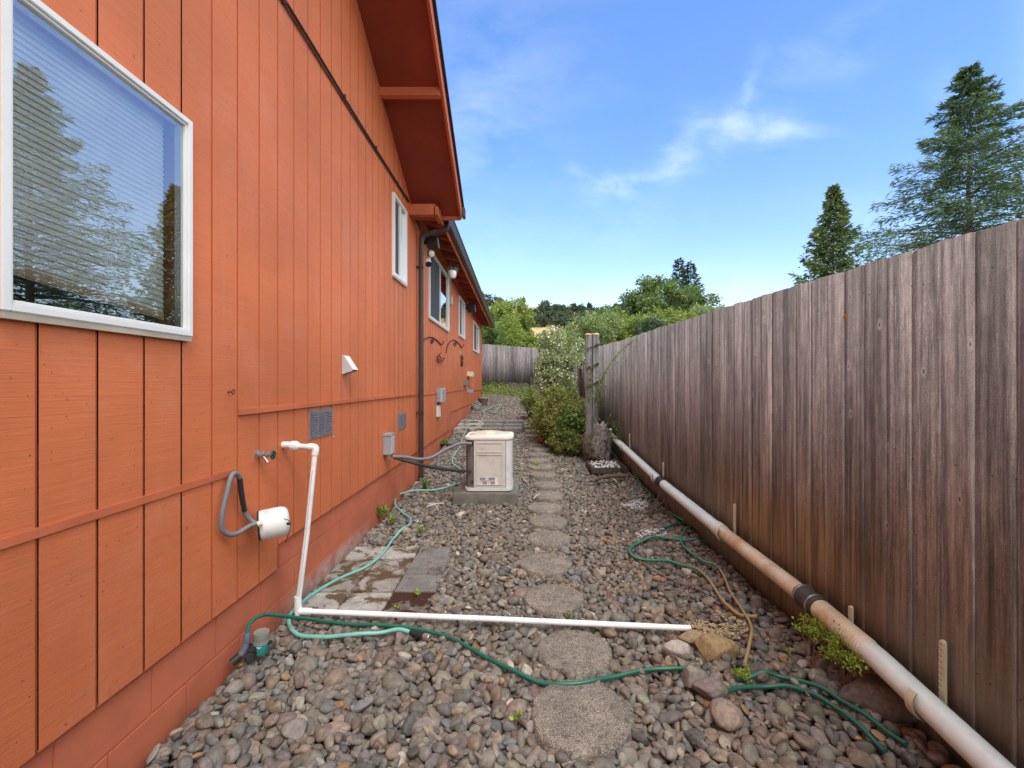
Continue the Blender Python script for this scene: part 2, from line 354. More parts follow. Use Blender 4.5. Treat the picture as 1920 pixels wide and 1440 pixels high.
MS, MG, MF, MT = mat_siding(), mat_groove(), mat_found(), mat_trim()
MTD = mat_trim('shade_darkened_soffit', (.27, .048, .022))  # trim paint darkened, putting the shade under the eaves into the colour
MFE = mat_fence(); MFG = mat_fence('grey_weathered_board', (.20, .175, .17), (.06, .052, .050), (.46, .44, .43), False)
MR = mat_rock(); MSOIL = mat_soil()
M_vinyl = simple('white_vinyl', (.74, .74, .73), .35, var=.04, ns=3, bump=.03)
M_vinyl_sill = simple('beige_sill', (.42, .36, .28), .6)
M_pane = mat_pane(.30, (.92, .96, .94)); M_pane2 = mat_pane(.30)
M_blind = simple('whitened_blind_slat', (.92, .92, .93), .5, var=.05, bump=0); M_rail = simple('blind_rail', (.62, .42, .28), .5)  # slats whitened, standing in for pale cloud mirrored in the pane
M_room = simple('room_wall', (.10, .12, .11), .9); M_curtain = simple('green_curtain', (.05, .14, .09), .9)
M_screen = simple('insect_screen', (.05, .055, .06), .7, bump=0)
M_pvc = simple('white_pvc', (.82, .82, .82), .32, var=.04, ns=6, dirt=(.52, .47, .40), ds=11, dt=(.50, .80), bump=.04)
M_pvcmark = simple('pipe_print', (.35, .42, .55), .5)
M_brown = simple('brown_gutter_metal', (.045, .026, .020), .45, var=.2, ns=5, dirt=(.10, .075, .06), ds=7, dt=(.6, .85), bump=.08)
M_gutlip = simple('worn_gutter_lip', (.30, .24, .20), .5, var=.35, ns=6, dirt=(.05, .035, .03), ds=14)
M_shingle = simple('dark_shingle', (.035, .033, .035), .95, bump=.8, bs=150)
M_flash = simple('dark_flashing', (.055, .025, .018), .7)
M_cast = simple('galvanised_vent', (.20, .185, .20), .55, var=.15, ns=20); M_castd = simple('vent_gap', (.05, .045, .05), .8)
M_white = simple('white_plastic', (.70, .70, .67), .5, var=.06, dirt=(.45, .42, .36), ds=16, dt=(.52, .8)); M_cream = simple('cream_plastic', (.66, .60, .42), .45, var=.1, dirt=(.35, .28, .16), ds=18, dt=(.6, .8))
M_greybox = simple('grey_electrical_enamel', (.30, .32, .35), .45, var=.06); M_greylid = simple('pale_grey_enamel', (.47, .48, .50), .45, var=.05)
M_black = simple('black_rubber', (.018, .018, .02), .55); M_blackish = simple('black_insulation', (.03, .03, .034), .8, bump=.5, bs=40)
M_greyhose = simple('grey_conduit', (.17, .165, .18), .55, dirt=(.5, .48, .48), ds=14, dt=(.70, .78))
M_brass = simple('weathered_brass', (.42, .38, .33), .4, .7, dirt=(.2, .2, .19), ds=30); M_wheel = simple('dark_green_wheel', (.012, .06, .05), .45, dirt=(.1, .1, .1), ds=60, dt=(.6, .75))
M_steel = simple('zinc_steel', (.55, .54, .54), .35, .8)
M_ac = simple('cream_ac_enamel', (.56, .53, .49), .5, var=.06, ns=5, dirt=(.42, .34, .27), ds=4.5, dt=(.48, .8), bump=.05)
M_acl = simple('pale_ac_enamel', (.62, .63, .62), .5, var=.05, ns=5, dirt=(.44, .44, .42), ds=7, dt=(.5, .75), bump=.05)
M_actop = simple('dusty_ac_top', (.72, .69, .63), .5, var=.08, dirt=(.50, .38, .26), ds=8, dt=(.5, .75), bump=.1); M_acdark = simple('dark_ac_coil', (.14, .12, .11), .7, var=.3, ns=9, dirt=(.17, .08, .05), ds=9)  # dark brown-grey for coil body and panel seams
M_sticker = simple('faded_sticker', (.22, .24, .28), .6, var=.35, ns=60, bump=0); M_stickw = simple('sticker_paper', (.68, .68, .68), .6, bump=0); M_sticko = simple('sticker_band', (.50, .30, .14), .6, bump=0)
M_concpad = mat_concrete('pad_concrete', (.13, .12, .105), (.26, .24, .21), (.10, .085, .065), (.5, .7), .3)
M_step = mat_concrete('aggregate_stone', (.12, .10, .085), (.40, .355, .30), (.115, .095, .075), (.60, .78))
M_paveL = mat_concrete('pale_paver', (.30, .28, .25), (.50, .475, .43), (.12, .085, .05), (.50, .56), .4)
M_paveM = mat_concrete('mid_paver', (.22, .20, .175), (.42, .39, .35), (.105, .07, .035), (.45, .54), .6)
M_paveD = mat_concrete('dark_paver', (.13, .12, .11), (.29, .275, .255), (.07, .05, .032), (.56, .66), .6)
M_paveR = mat_concrete('mossy_paver', (.12, .10, .085), (.26, .235, .205), (.055, .025, .014), (.42, .48), .6)
M_iron = simple('rust_brown_iron', (.085, .022, .016), .6); M_spk = simple('dark_speaker', (.02, .021, .023), .6); M_spkg = simple('grey_speaker_face', (.17, .18, .20), .5)
M_lens = simple('frosted_lens', (.62, .60, .45), .35, bump=0); M_pot = simple('white_glazed_pot', (.72, .72, .70), .35); M_leafgrn = simple('trailing_green', (.06, .16, .09), .6)
M_log = simple('cut_log', (.42, .27, .14), .85, var=.3, ns=20, dirt=(.2, .11, .06), ds=14); M_bark = simple('bark', (.10, .075, .055), .9, var=.4, ns=14, bump=1, bs=30)
M_drift = simple('grey_driftwood', (.22, .20, .18), .9, var=.45, ns=18, dirt=(.05, .04, .035), ds=13, dt=(.5, .62), bump=1, bs=35)
M_post = mat_fence('grey_post_wood', (.33, .33, .34), (.15, .145, .15), (.50, .49, .50), False); M_cap = simple('fungus_post_top', (.52, .36, .20), .9, var=.2)
M_nail = simple('rusted_nail', (.07, .05, .045), .7, bump=0)
M_twig = simple('dead_twig', (.11, .075, .055), .9); M_teal = simple('teal_label', (.02, .22, .20), .45, bump=0); M_timer = simple('olive_grey_plastic', (.19, .20, .165), .6); M_bluegrey = simple('blue_grey_plastic', (.10, .13, .17), .5)
M_rubber = simple('brown_black_rubber_boot', (.055, .045, .040), .65, dirt=(.14, .11, .08), ds=12)
M_tan = simple('tan_gravel', (.36, .27, .16), .9, var=.4, ns=30); M_tagblue = simple('light_blue_tag', (.14, .42, .55), .5, bump=0)
M_frame = mat_fence('brown_frame_wood', (.17, .13, .11), (.09, .07, .06), (.24, .2, .18), False)

# ------------------------------------------------------------------ ground, hill
def struct(o): o['kind'] = 'structure'; return o
ys = np.array([-60, -20, -5, 0, 1, 2, 3, 3.5, 4.5, 5.5, 6.2, 6.8, 7.6, 8.5, 9.2, 10, 11, 12, 13, 14.4, 15.7, 17, 18.5, 20, 22, 24, 30, 60, 110, 200, 400, 900, 2000.])
xs = np.array([-2000, -600, -200, -60, -20, -8, -3, -1.6, -.8, 0, .8, 1.3, 1.7, 3, 8, 20, 60, 200, 600, 2000.])
vv = np.array([[x, y, g(y)-.075] for y in ys for x in xs]); nx = len(xs)
ff = np.array([[j*nx+i, j*nx+i+1, (j+1)*nx+i+1, (j+1)*nx+i] for j in range(len(ys)-1) for i in range(nx-1)])
struct(link_mesh('ground', np_mesh('ground', vv, ff), MSOIL))
def hill_z(x, y):
    # long ridge running across the view, a little lower to the right
    r = math.exp(-((y-330)/130)**2)
    pr = 47+5.5*math.sin(x*.013+1.1)+3.2*math.sin(x*.041+.4)-.035*(x-20)
    return 1.0+r*pr
def mat_hill():
    m = NT('dry_grass'); c = m.coords(src='World'); k = m.mix(m.ramp(m.noise(c, .05, 6, .7), .4, .62), (.50, .36, .20), (.28, .22, .10))
    k = m.mix(m.ramp(m.noise(c, .35, 5, .7), .5, .75, 0, .5), k, (.16, .16, .07)); return m.fin(k, .95, spec=.1)
hx = np.linspace(-420, 620, 105); hy = np.linspace(90, 620, 54)
vv = np.array([[x, y, hill_z(x, y)-1.2] for y in hy for x in hx]); nx = len(hx)
ff = np.array([[j*nx+i, j*nx+i+1, (j+1)*nx+i+1, (j+1)*nx+i] for j in range(len(hy)-1) for i in range(nx-1)])
struct(link_mesh('hill', np_mesh('hill', vv, ff), mat_hill()))

# ------------------------------------------------------------------ fixed ground pieces (placed before the stones settle round them)
stones_px = [(1090,1336,.46),(1077,1219,.42),(1038,1120,.42),(1023,1056,.43),(1029,1008,.42),(1028,976,.41),(1021,951,.41),(1028,928,.41),(1028,908,.41),(1018,889,.41),(1013,874,.41),(1010,862,.41),(1010,851,.41),(1011,841,.41),(1008,831,.41)]
steps = [(G(a, b)[0], G(a, b)[1], d/2) for a, b, d in stones_px]+[(.33, 9.75, .2), (.30, 10.3, .2), (.27, 10.9, .2), (.25, 12.6, .22), (.22, 13.4, .22)]
PADX0, PADX1, PADY0, PADY1, PADZ = -.82, -.02, 5.55, 6.4, .145
RX0, RX1, RY0, RY1, CELL = -1.52, 1.70, 1.35, 20.6, .0065
nxg, nyg = int((RX1-RX0)/CELL), int((RY1-RY0)/CELL)
gx = RX0+(np.arange(nxg)+.5)*CELL; gy = RY0+(np.arange(nyg)+.5)*CELL
base = np.interp(gy, GY, GZ)[:, None]+np.zeros((1, nxg)); base -= .07
base += (.05*np.clip((gx-1.15)/.5, 0, 1)**1)[None, :]
base += .022*np.exp(-(gx-RX0)/.18)[None, :]
hm = base.copy(); blocked = np.zeros_like(hm, bool)
def block_rect(x0, x1, y0, y1, z):
    i0, i1 = max(0, int((x0-RX0)/CELL)), int((x1-RX0)/CELL)+1; j0, j1 = int((y0-RY0)/CELL), int((y1-RY0)/CELL)+1
    hm[j0:j1, i0:i1] = z; blocked[j0:j1, i0:i1] = True
def block_disc(x, y, r, z):
    m = ((gx[None, :]-x)**2+(gy[:, None]-y)**2) < r*r; hm[m] = z; blocked[m] = True
PV_X = [-1.512, -1.213, -.908, -.605]; PV_Y = [2.96, 3.265, 3.57, 3.875, 4.18]
block_rect(PV_X[0]-.01, PV_X[-1]-.025, PV_Y[0]+.02, PV_Y[-1]-.02, .0)
block_rect(PADX0, PADX1, PADY0, PADY1, PADZ)
for (x, y, r_) in steps: block_disc(x, y, r_*.93, g(y)+.0)
block_rect(-1.52, .06, 10.2, 11.85, g(11)+.01)
block_rect(1.08, 1.60, 6.93, 7.6, g(7.2)+.02)

# ------------------------------------------------------------------ river stones
def ico(sub):
    bm = BM(); bmesh.ops.create_icosphere(bm, subdivisions=sub, radius=1); v_ = np.array([q.co[:] for q in bm.verts]); f_ = np.array([[q.index for q in f.verts] for f in bm.faces]); bm.free(); return v_, f_
ICO = {k: ico(k) for k in (2, 3, 4)}
def proto_params():
    return [(rng.normal(0, 1.3, 3), rng.uniform(0, 6.28), rng.uniform(.03, .10)) for _ in range(5)], ([(lambda n: n/np.linalg.norm(n))(rng.normal(0, 1, 3)*np.array([1, 1, .6])) for _ in range(rng.integers(1, 7))], rng.uniform(.50, .86))
def shape(vs, pr):
    wv, (pl, d) = pr; r_ = np.ones(len(vs))
    for k, ph, a in wv: r_ += a*np.sin(vs@k*1.2+ph)
    o = vs*r_[:, None]
    for n in pl:
        t = o@n; ov = np.clip(t-d, 0, None)*.82; o = o-ov[:, None]*n
    return o
PROT = [proto_params() for _ in range(48)]
SH = {k: [shape(ICO[k][0], p) for p in PROT] for k in (2, 3)}
pal = np.array([(.235,.215,.195),(.20,.185,.172),(.27,.245,.215),(.165,.155,.15),(.20,.21,.215),(.25,.20,.165),(.215,.165,.14),(.34,.27,.20),(.38,.24,.13),(.48,.44,.39),(.30,.28,.25),(.24,.23,.19)])
pw = np.array([17,16,13,12,6,14,12,4,1.2,1.6,7,8.]); pw /= pw.sum(); pwr = np.array([9,10,8,8,4,17,21,6,5,1,6,6.]); pwr /= pwr.sum()
rocks = []
def rotm(a, tx, ty):
    ca, sa = math.cos(a), math.sin(a); Rz = np.array([[ca,-sa,0],[sa,ca,0],[0,0,1]])
    # tilt so that local z aligns with surface normal (-tx,-ty,1)
    n = np.array([-tx, -ty, 1.]); n /= np.linalg.norm(n); z = np.array([0,0,1.]); v_ = np.cross(z, n); c = n[2]
    K = np.array([[0,-v_[2],v_[1]],[v_[2],0,-v_[0]],[-v_[1],v_[0],0]]); return (np.eye(3)+K+K@K/(1+c))@Rz
def deposit(n, y0, y1, smin, smax, cand=3):
    for _ in range(n):
        L = min(smax, smin+rng.gamma(2.2, (smax-smin)*.13)); a = L/2; b = a*rng.uniform(.52, .90); c = a*rng.uniform(.32, .68); rad = (a+b)/2*.85
        best = None
        for k in range(cand):
            x = rng.uniform(RX0+a*.95, RX1-a*.8); y = rng.uniform(y0, y1); i, j = int((x-RX0)/CELL), int((y-RY0)/CELL); ri = max(1, int(rad/CELL))
            i0, i1, j0, j1 = max(0, i-ri), min(nxg, i+ri+1), max(0, j-ri), min(nyg, j+ri+1)
            if blocked[j0:j1, i0:i1].mean() > .26 or blocked[min(j, nyg-1), min(i, nxg-1)]: continue
            sub = hm[j0:j1, i0:i1]; dev = sub-base[j0:j1, i0:i1]; s_ = dev[~blocked[j0:j1, i0:i1]].mean()
            if best is None or s_ < best[0]: best = (s_, x, y, i0, i1, j0, j1)
        if best is None: continue
        s_, x, y, i0, i1, j0, j1 = best; sub = hm[j0:j1, i0:i1]; fl = ~blocked[j0:j1, i0:i1]
        if s_ > .085: continue
        nyy, nxx = sub.shape
        tx = (sub[:, nxx//2:].mean()-sub[:, :max(1, nxx//2)].mean())/rad*.8; ty = (sub[nyy//2:].mean()-sub[:max(1, nyy//2)].mean())/rad*.8
        tx, ty = np.clip([tx+rng.normal(0, .22), ty+rng.normal(0, .22)], -.8, .8)
        z = base[j0:j1, i0:i1].mean()+s_+c*.62
        ang = rng.uniform(0, math.pi); M_ = rotm(ang, tx, ty); rocks.append((x, y, z, a, b, c, M_, rng.integers(0, 48)))
        X = (gx[i0:i1][None, :]-x); Y = (gy[j0:j1][:, None]-y); lx = X*math.cos(ang)+Y*math.sin(ang); ly = -X*math.sin(ang)+Y*math.cos(ang)
        q = 1-(lx/a)**2-(ly/b)**2; top = z+c*np.sqrt(np.clip(q, 0, 1))+tx*X+ty*Y
        hm[j0:j1, i0:i1] = np.where((q > 0) & fl, np.maximum(sub, top), sub)
deposit(2300, 1.4, 4.6, .062, .155); deposit(4200, 1.4, 4.6, .044, .11, 4); deposit(1500, 1.4, 4.6, .028, .06, 6)
deposit(7500, 4.6, 9.2, .046, .12, 4); deposit(2500, 4.6, 9.2, .034, .07, 5)
deposit(14000, 9.2, 20.5, .05, .10, 4)
def hz(x, y, rad=.03):
    i, j = int((x-RX0)/CELL), int((y-RY0)/CELL); k = max(1, int(rad/CELL))
    if i < 0 or i >= nxg or j < 0 or j >= nyg: return g(y)
    return float(np.percentile(hm[max(0, j-k):j+k+1, max(0, i-k):min(nxg, i+k+1)], 80))
def rock_col(x, y):
    p = pwr if (x > .75 and rng.random() < .75 and y < 6) else pw
    return pal[rng.choice(len(pal), p=p)]*rng.uniform(.66, 1.2)*np.array([.80, rng.uniform(.745, .785), rng.uniform(.68, .77)])
def rock_verts(r_, lod):
    x, y, z, a, b, c, M_, k = r_; return (SH[lod][k]*np.array([a, b, c]))@M_.T+np.array([x, y, z])
# size in the picture decides which stones are things of their own
def on_view(r_):
    x, y, z = r_[:3]; px, py = CX+F*x/y, CY-(z-H)*F/y; return 0 < px < 1920 and py < 1440
score = [(r_[3]*r_[4])**.5/r_[1]*(1 if on_view(r_) and r_[2] > hz(r_[0], r_[1], .02)-r_[5]*.55 else 0) for r_ in rocks]
order = np.argsort(score)[::-1]; big = set(order[:290].tolist())
GL = 'river stones lying largest at the front of the gravel'
for i in order[:290]:
    r_ = rocks[i]; col = rock_col(r_[0], r_[1]); v_ = rock_verts(r_, 3); o = link_mesh('river_stone', np_mesh('river_stone', v_, ICO[3][1], col), MR)
    lum = col.mean(); warm = col[0]/col[2]
    kind = 'pale' if lum > .24 else ('dark' if lum < .125 else ('brown' if warm > 1.38 else 'grey'))
    tag(o, 'smooth rounded %s river stone among the larger pebbles near the front' % kind, 'stone', GL)
far_v, far_f, far_c = {2: [], 3: []}, {2: [], 3: []}, {2: [], 3: []}; off = {2: 0, 3: 0}
for i, r_ in enumerate(rocks):
    if i in big: continue
    lod = 3 if r_[1] < 2.9 else 2; v_ = rock_verts(r_, lod); far_v[lod].append(v_); far_f[lod].append(ICO[lod][1]+off[lod]); off[lod] += len(v_)
    far_c[lod].append(np.repeat(rock_col(r_[0], r_[1])[None, :], len(v_), 0))
vA = np.vstack(far_v[3]+far_v[2]); fA = np.vstack(far_f[3]+[f+off[3] for f in far_f[2]]); cA = np.vstack(far_c[3]+far_c[2])
tag(link_mesh('gravel', np_mesh('gravel', vA, fA, cA), MR), 'bed of mixed grey and brown river pebbles covering the side yard', 'gravel', kind='stuff')
del far_v, far_f, far_c

# ------------------------------------------------------------------ stepping stones, pavers, pad
ORD = ['first', 'second', 'third', 'fourth', 'fifth', 'sixth', 'seventh', 'eighth', 'ninth', 'tenth', 'eleventh', 'twelfth', 'thirteenth', 'fourteenth', 'fifteenth', 'sixteenth', 'seventeenth', 'eighteenth', 'nineteenth', 'twentieth', 'twenty-first', 'twenty-second', 'twenty-third', 'twenty-fourth', 'twenty-fifth', 'twenty-sixth', 'twenty-seventh', 'twenty-eighth', 'twenty-ninth', 'thirtieth']
ordn = ['nearest, cut by the bottom edge', 'second from the camera, crossed by the white pipe', 'third from the camera, pale top', 'fourth from the camera', 'fifth from the camera', 'sixth from the camera']
for i, (x, y, r_) in enumerate(steps):
    bm = BM(); seg = 72 if i < 6 else 32; z1 = g(y)+.006; ph = [random.uniform(0, 6) for _ in range(6)]
    def rr(a, k): return k*r_*(1+.012*math.sin(3*a+ph[0])+.008*math.sin(7*a+ph[1])+.010*math.sin(13*a+ph[2])+.006*math.sin(29*a+ph[3]))
    prof = [(1.03, -.09), (1.02, -.03), (1.0, -.012), (.975, -.003), (.94, 0), (.6, .001), (.3, .0015)]
    rings = [[bm.verts.new((x+rr(2*math.pi*k/seg, q)*math.cos(2*math.pi*k/seg), y+rr(2*math.pi*k/seg, q)*math.sin(2*math.pi*k/seg), z1+h+(.0025*random.uniform(-1, 1) if 0 > h > -.02 else 0))) for k in range(seg)] for q, h in prof]
    for a, b in zip(rings, rings[1:]):
        for k in range(seg): bm.faces.new((a[k], a[(k+1)%seg], b[(k+1)%seg], b[k]))
    c = bm.verts.new((x, y, z1+.002))
    for k in range(seg): bm.faces.new((rings[-1][k], rings[-1][(k+1)%seg], c))
    lab = 'round exposed-aggregate stepping stone, %s' % (ordn[i] if i < 6 else '%s from the camera' % ORD[i])
    tag(obj('stepping_stone', bm, M_step, smooth=.6), lab, 'stepping stone', 'round stepping stones in a row up the gravel')
rown = ['front', 'second', 'third', 'back']; coln = ['beside the house wall', 'in the middle column', 'in the outer column']
for j in range(4):
    for i in range(3):
        bm = BM(); zt = .0+random.uniform(-.004, .004); bx(bm, PV_X[i]+.004, PV_X[i+1]-.004, PV_Y[j]+.004, PV_Y[j+1]-.004, -.04, zt)
        mm = M_paveR if (i, j) == (2, 0) else (M_paveD if i == 2 else (M_paveM if (i == 1 and j in (1, 2)) or (i == 0 and j in (1, 2)) else M_paveL))
        word = {'M_paveR': 0}; desc = 'moss-browned' if mm is M_paveR else 'dark grey' if mm is M_paveD else 'moss-stained grey' if mm is M_paveM else 'pale grey'
        tag(obj('paver', bm, mm, bevel=.004), '%s square paver, %s row from the camera, %s' % (desc, rown[j], coln[i]), 'paver', 'square pavers below the white standpipe')
for j in range(3):
    for i in range(3):
        bm = BM(); x0, x1 = [-1.50, -.87, -.40, .06][i:i+2]; y0 = 10.2+.55*j; zt = .47+random.uniform(-.006, .006)+.035*j
        bx(bm, x0+.006, x1-.006, y0+.006, y0+.544, zt-.10, zt)
        tag(obj('paver', bm, M_paveL if i == 0 else M_paveD, bevel=.006), '%s slab behind the air conditioner, %s row, %s' % ('pale' if i == 0 else 'dark brown-grey', rown[j] if j < 2 else 'back', ['touching the house wall', 'middle column', 'right column'][i]), 'paver', 'slabs laid behind the air conditioner')
bm = BM(); bx(bm, PADX0, PADX1, PADY0, PADY1, .0, PADZ); tag(obj('concrete_pad', bm, M_concpad, bevel=.008), 'grey concrete pad under the air conditioner', 'concrete pad')

# ------------------------------------------------------------------ house
house = thing('orange_house', 'orange painted single-storey house with vertical grooved siding along the left', 'house', (WX-3, 8, 0))
YEND = 18.0; RSP = .5
def zroof1(y): return 4.90-RSP*(abs(y-1)+1-4.55)
def zg(y): return 4.0-.0145*(y-6.9)                    # gutter lip
def ztop(y): return zroof1(y)+.02 if y < 6.56 else zg(y)+.06
def zbot(y): return .334 if y < 2.863 else (.485 if y < 10 else (.86 if y < 14.25 else 1.24))
wins = [dict(y0=1.310, y1=2.075, z0=1.71, z1=2.69), dict(y0=5.40, y1=6.02, z0=2.78, z1=3.77), dict(y0=7.54, y1=9.62, z0=2.58, z1=3.74), dict(y0=11.25, y1=12.4, z0=2.68, z1=3.67), dict(y0=14.75, y1=16.7, z0=2.56, z1=3.53)]
grooves = [2.447+.2032*k for k in range(-40, 77)]
cuts = sorted(set([-6., YEND, 1.0, 2.863, 10, 14.25, 6.56]+[c for g_ in grooves for c in (g_-.0058, g_+.0058)]+[c for w_ in wins for c in (w_['y0']+.02, w_['y1']-.02)]))
cuts = [c for c in cuts if -6 <= c <= YEND]
bm = BM(); GD = .0055
def inwin(y):
    for w_ in wins:
        if w_['y0']+.02 <= y <= w_['y1']-.02: return w_
def isg(y): return any(abs(y-g_) < .0058 for g_ in grooves)
prevx = None
for a, b in zip(cuts, cuts[1:]):
    if b-a < 1e-5: continue
    m_ = (a+b)/2; x = WX-(GD if isg(m_) else 0); mi = 1 if isg(m_) else 0; w_ = inwin(m_); lo = zbot(m_)
    e = 1e-4; spans = [(lo, None)] if not w_ else [(lo, w_['z0']+.02), (w_['z1']-.02, None)]
    for s0, s1 in spans:
        za = ztop(a+e) if s1 is None else s1; zb = ztop(b-e) if s1 is None else s1
        f = bm.faces.new([bm.verts.new(p) for p in ((x, a, s0), (x, b, s0), (x, b, zb), (x, a, za))]); f.material_index = mi
        if s0 == lo:
            f = bm.faces.new([bm.verts.new(p) for p in ((x, a, s0), (x, b, s0), (x-.025, b, s0), (x-.025, a, s0))])
    if prevx is not None and abs(prevx-x) > 1e-5:
        f = bm.faces.new([bm.verts.new(p) for p in ((x, a, lo), (prevx, a, lo), (prevx, a, ztop(a)), (x, a, ztop(a)))]) if not w_ else None
        if f: f.material_index = 1
    prevx = x
for yy, lo, hi in ((2.863, .334, .485), (10, .485, .86), (14.25, .86, 1.24)): bm.faces.new([bm.verts.new(p) for p in ((WX, yy, lo), (WX-.025, yy, lo), (WX-.025, yy, hi), (WX, yy, hi))])
# window reveals and the rest follow
# remaining walls: far end and near end and back
for y_ in (YEND, -6.0):
    bm.faces.new([bm.verts.new(p) for p in ((WX, y_, zbot(y_)), (-9, y_, zbot(y_)), (-9, y_, ztop(y_)), (WX, y_, ztop(y_)))])
bm.faces.new([bm.verts.new(p) for p in ((-9, -6, .3), (-9, YEND, .3), (-9, YEND, 3.9), (-9, -6, 3.9))])
# window reveals
for w_ in wins:
    y0, y1, z0, z1 = w_['y0']+.02, w_['y1']-.02, w_['z0']+.02, w_['z1']-.02
    for q in (((y0,z0),(y1,z0)), ((y1,z0),(y1,z1)), ((y1,z1),(y0,z1)), ((y0,z1),(y0,z0))):
        bm.faces.new([bm.verts.new(p) for p in ((WX,)+q[0], (WX,)+q[1], (WX-.12,)+q[1], (WX-.12,)+q[0])])
wall_o = obj('wall', bm, [MS, MG], house)
bm = BM()
for k, g_ in enumerate(grooves):
    if not 1.2 < g_ < 7: continue
    for dy in ((-.022, .022) if k % 6 == 0 else (.1,)):
        z_ = .45
        while z_ < min(3.9, ztop(g_)-.1):
            yy = g_+dy+random.uniform(-.004, .004); zz = z_+random.uniform(-.03, .03)
            if not inwin(yy) and zz > zbot(yy)+.03 and random.random() < .6: lathe(bm, [(.0042, 0), (.0036, .0009)], (WX, yy, zz), (1, 0, 0), 7)
            z_ += .2 if k % 6 == 0 else .42
tag(obj('nail_heads', bm, MT, wall_o), kind='stuff')
bm = BM(); bx(bm, -5.5, WX-.13, -5.9, YEND-.1, .35, .40); bx(bm, -5.5, WX-.13, -5.9, YEND-.1, 3.85, 3.88); bx(bm, -5.55, -5.5, -5.9, YEND-.1, .35, 3.88)
for yy in (-1, 3.6, 7.1, 10.6, 13.6): bx(bm, -5.5, WX-.13, yy, yy+.08, .40, 3.85)
obj('interior_wall', bm, M_room, house)
# foundation of painted blocks
bm = BM(); fx = WX-.018; rows = [-.084+.2*k for k in range(0, 7)]
for r_i, z0 in enumerate(rows):
    z1 = z0+.2; y_ = -6+(0.2 if r_i % 2 else 0)+.1
    while y_ < YEND:
        ym = y_+.2
        if z0 < zbot(ym)+.2: bx(bm, fx-.1, fx, y_+.0025, min(y_+.3975, YEND), z0+.003, min(z1-.003, zbot(ym)+.1))
        y_ += .4
bm2 = BM(); bx(bm2, fx-.12, fx-.004, -6, YEND, -.2, 1.3)
obj('foundation', bm, MF, house, bevel=.003); obj('mortar', bm2, MF, house)
# battens
bm = BM()
bx(bm, WX, WX+.008, -6, 2.44, 1.012, 1.045)
bx(bm, WX, WX+.016, 2.451, 6.62, 1.325, 1.358); bx(bm, WX, WX+.010, 6.78, 14.2, 1.300, 1.318)
obj('batten', bm, MT, house, bevel=.002)
bm = BM(); bx(bm, WX-.02, WX+.012, YEND-.07, YEND+.012, 1.2, zg(18)); obj('corner_board', bm, MT, house, bevel=.003)
# flashing / cable along the gable
bm = BM(); tube(bm, spline([(WX+.012, 2.3, 3.95), (WX+.013, 3.2, 3.955), (WX+.014, 4.2, 3.945), (WX+.012, 5.2, 3.955), (WX+.012, 6.2, 3.97)], 6), .010, 6)
tube(bm, spline([(WX+.010, 2.3, 3.925), (WX+.010, 4.2, 3.92), (WX+.010, 6.15, 3.94)], 6), .006, 6)
for y_ in (2.9, 3.9, 4.75, 5.6): bx(bm, WX, WX+.026, y_, y_+.012, 3.92, 3.975)
obj('wall_cable', bm, M_flash, house, smooth=.8)
# first roof (gable rake over the wall)
RXo = -.865
def roofpoly(off0, off1): return [(-5.6, zroof1(-5.6)+off0), (1, zroof1(1)+off0), (6.55, zroof1(6.55)+off0), (6.55, zroof1(6.55)+off1), (1, zroof1(1)+off1), (-5.6, zroof1(-5.6)+off1)]
YZ = lambda p, t: (t, p[0], p[1])
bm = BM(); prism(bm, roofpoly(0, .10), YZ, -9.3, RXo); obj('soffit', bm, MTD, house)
bm = BM(); prism(bm, roofpoly(-.05, .115), YZ, RXo+.001, RXo+.030); obj('rake_fascia', bm, MT, house)
bm = BM(); prism(bm, roofpoly(.116, .15), YZ, -9.35, RXo+.062)
obj('roof', bm, M_shingle, house)
bm = BM(); bx(bm, -2.2, RXo, 6.551, 6.585, zroof1(6.55)-.05, zroof1(6.55)+.10); obj('end_fascia', bm, MT, house)
bm = BM(); bx(bm, RXo+.034, RXo+.075, 6.50, 6.63, zroof1(6.55)-.02, zroof1(6.55)+.115); obj('gutter_end_cap', bm, M_brown, house, bevel=.006)
for y_ in (2.6, 4.93):
    bm = BM(); z_ = zroof1(y_); vs = bx(bm, WX+.001, RXo-.002, y_, y_+.04, -.09, -.001)
    for v_ in vs: v_.co.z += zroof1(v_.co.y)
    obj('lookout', bm, MT, house)
bm = BM(); vs = bx(bm, WX+.001, -1.16, 6.22, 6.31, 3.80, 3.95); obj('beam', bm, MT, house, bevel=.004)
bm = BM(); bx(bm, -1.18, -1.125, 6.22, 6.60, 3.80, 3.92); obj('beam', bm, MT, house, bevel=.004)
# second roof with eave towards the fence
def r2(off0, off1): return [(-1.135, off0), (-5.2, off0+1.3), (-9.2, off0+.02), (-9.2, off1+.02), (-5.2, off1+1.3), (-1.135, off1)]
def f2(p, t): return (p[0], t, zg(t)+p[1])
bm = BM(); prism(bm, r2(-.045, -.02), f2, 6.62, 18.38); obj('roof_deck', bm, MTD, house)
bm = BM(); prism(bm, r2(-.018, .02), f2, 6.62, 18.42); obj('roof', bm, M_shingle, house)
bm = BM(); prism(bm, [(-1.150, -.185), (-1.128, -.185), (-1.128, -.022), (-1.150, -.046)], f2, 6.44, 18.40); obj('eave_fascia', bm, MT, house)
bm = BM(); prism(bm, [(-1.52, -.03), (-1.49, -.03), (-1.49, .04), (-1.52, .05)], f2, 6.62, 18.0); obj('frieze', bm, MT, house)
y_ = 6.9
while y_ < 18.2:
    bm = BM(); vs = []
    prism(bm, [(-1.52, .06-.11), (-1.152, -.05-.09), (-1.152, -.05), (-1.52, .06)], f2, y_, y_+.04); obj('rafter', bm, MT, house); y_ += .61
bm = BM()
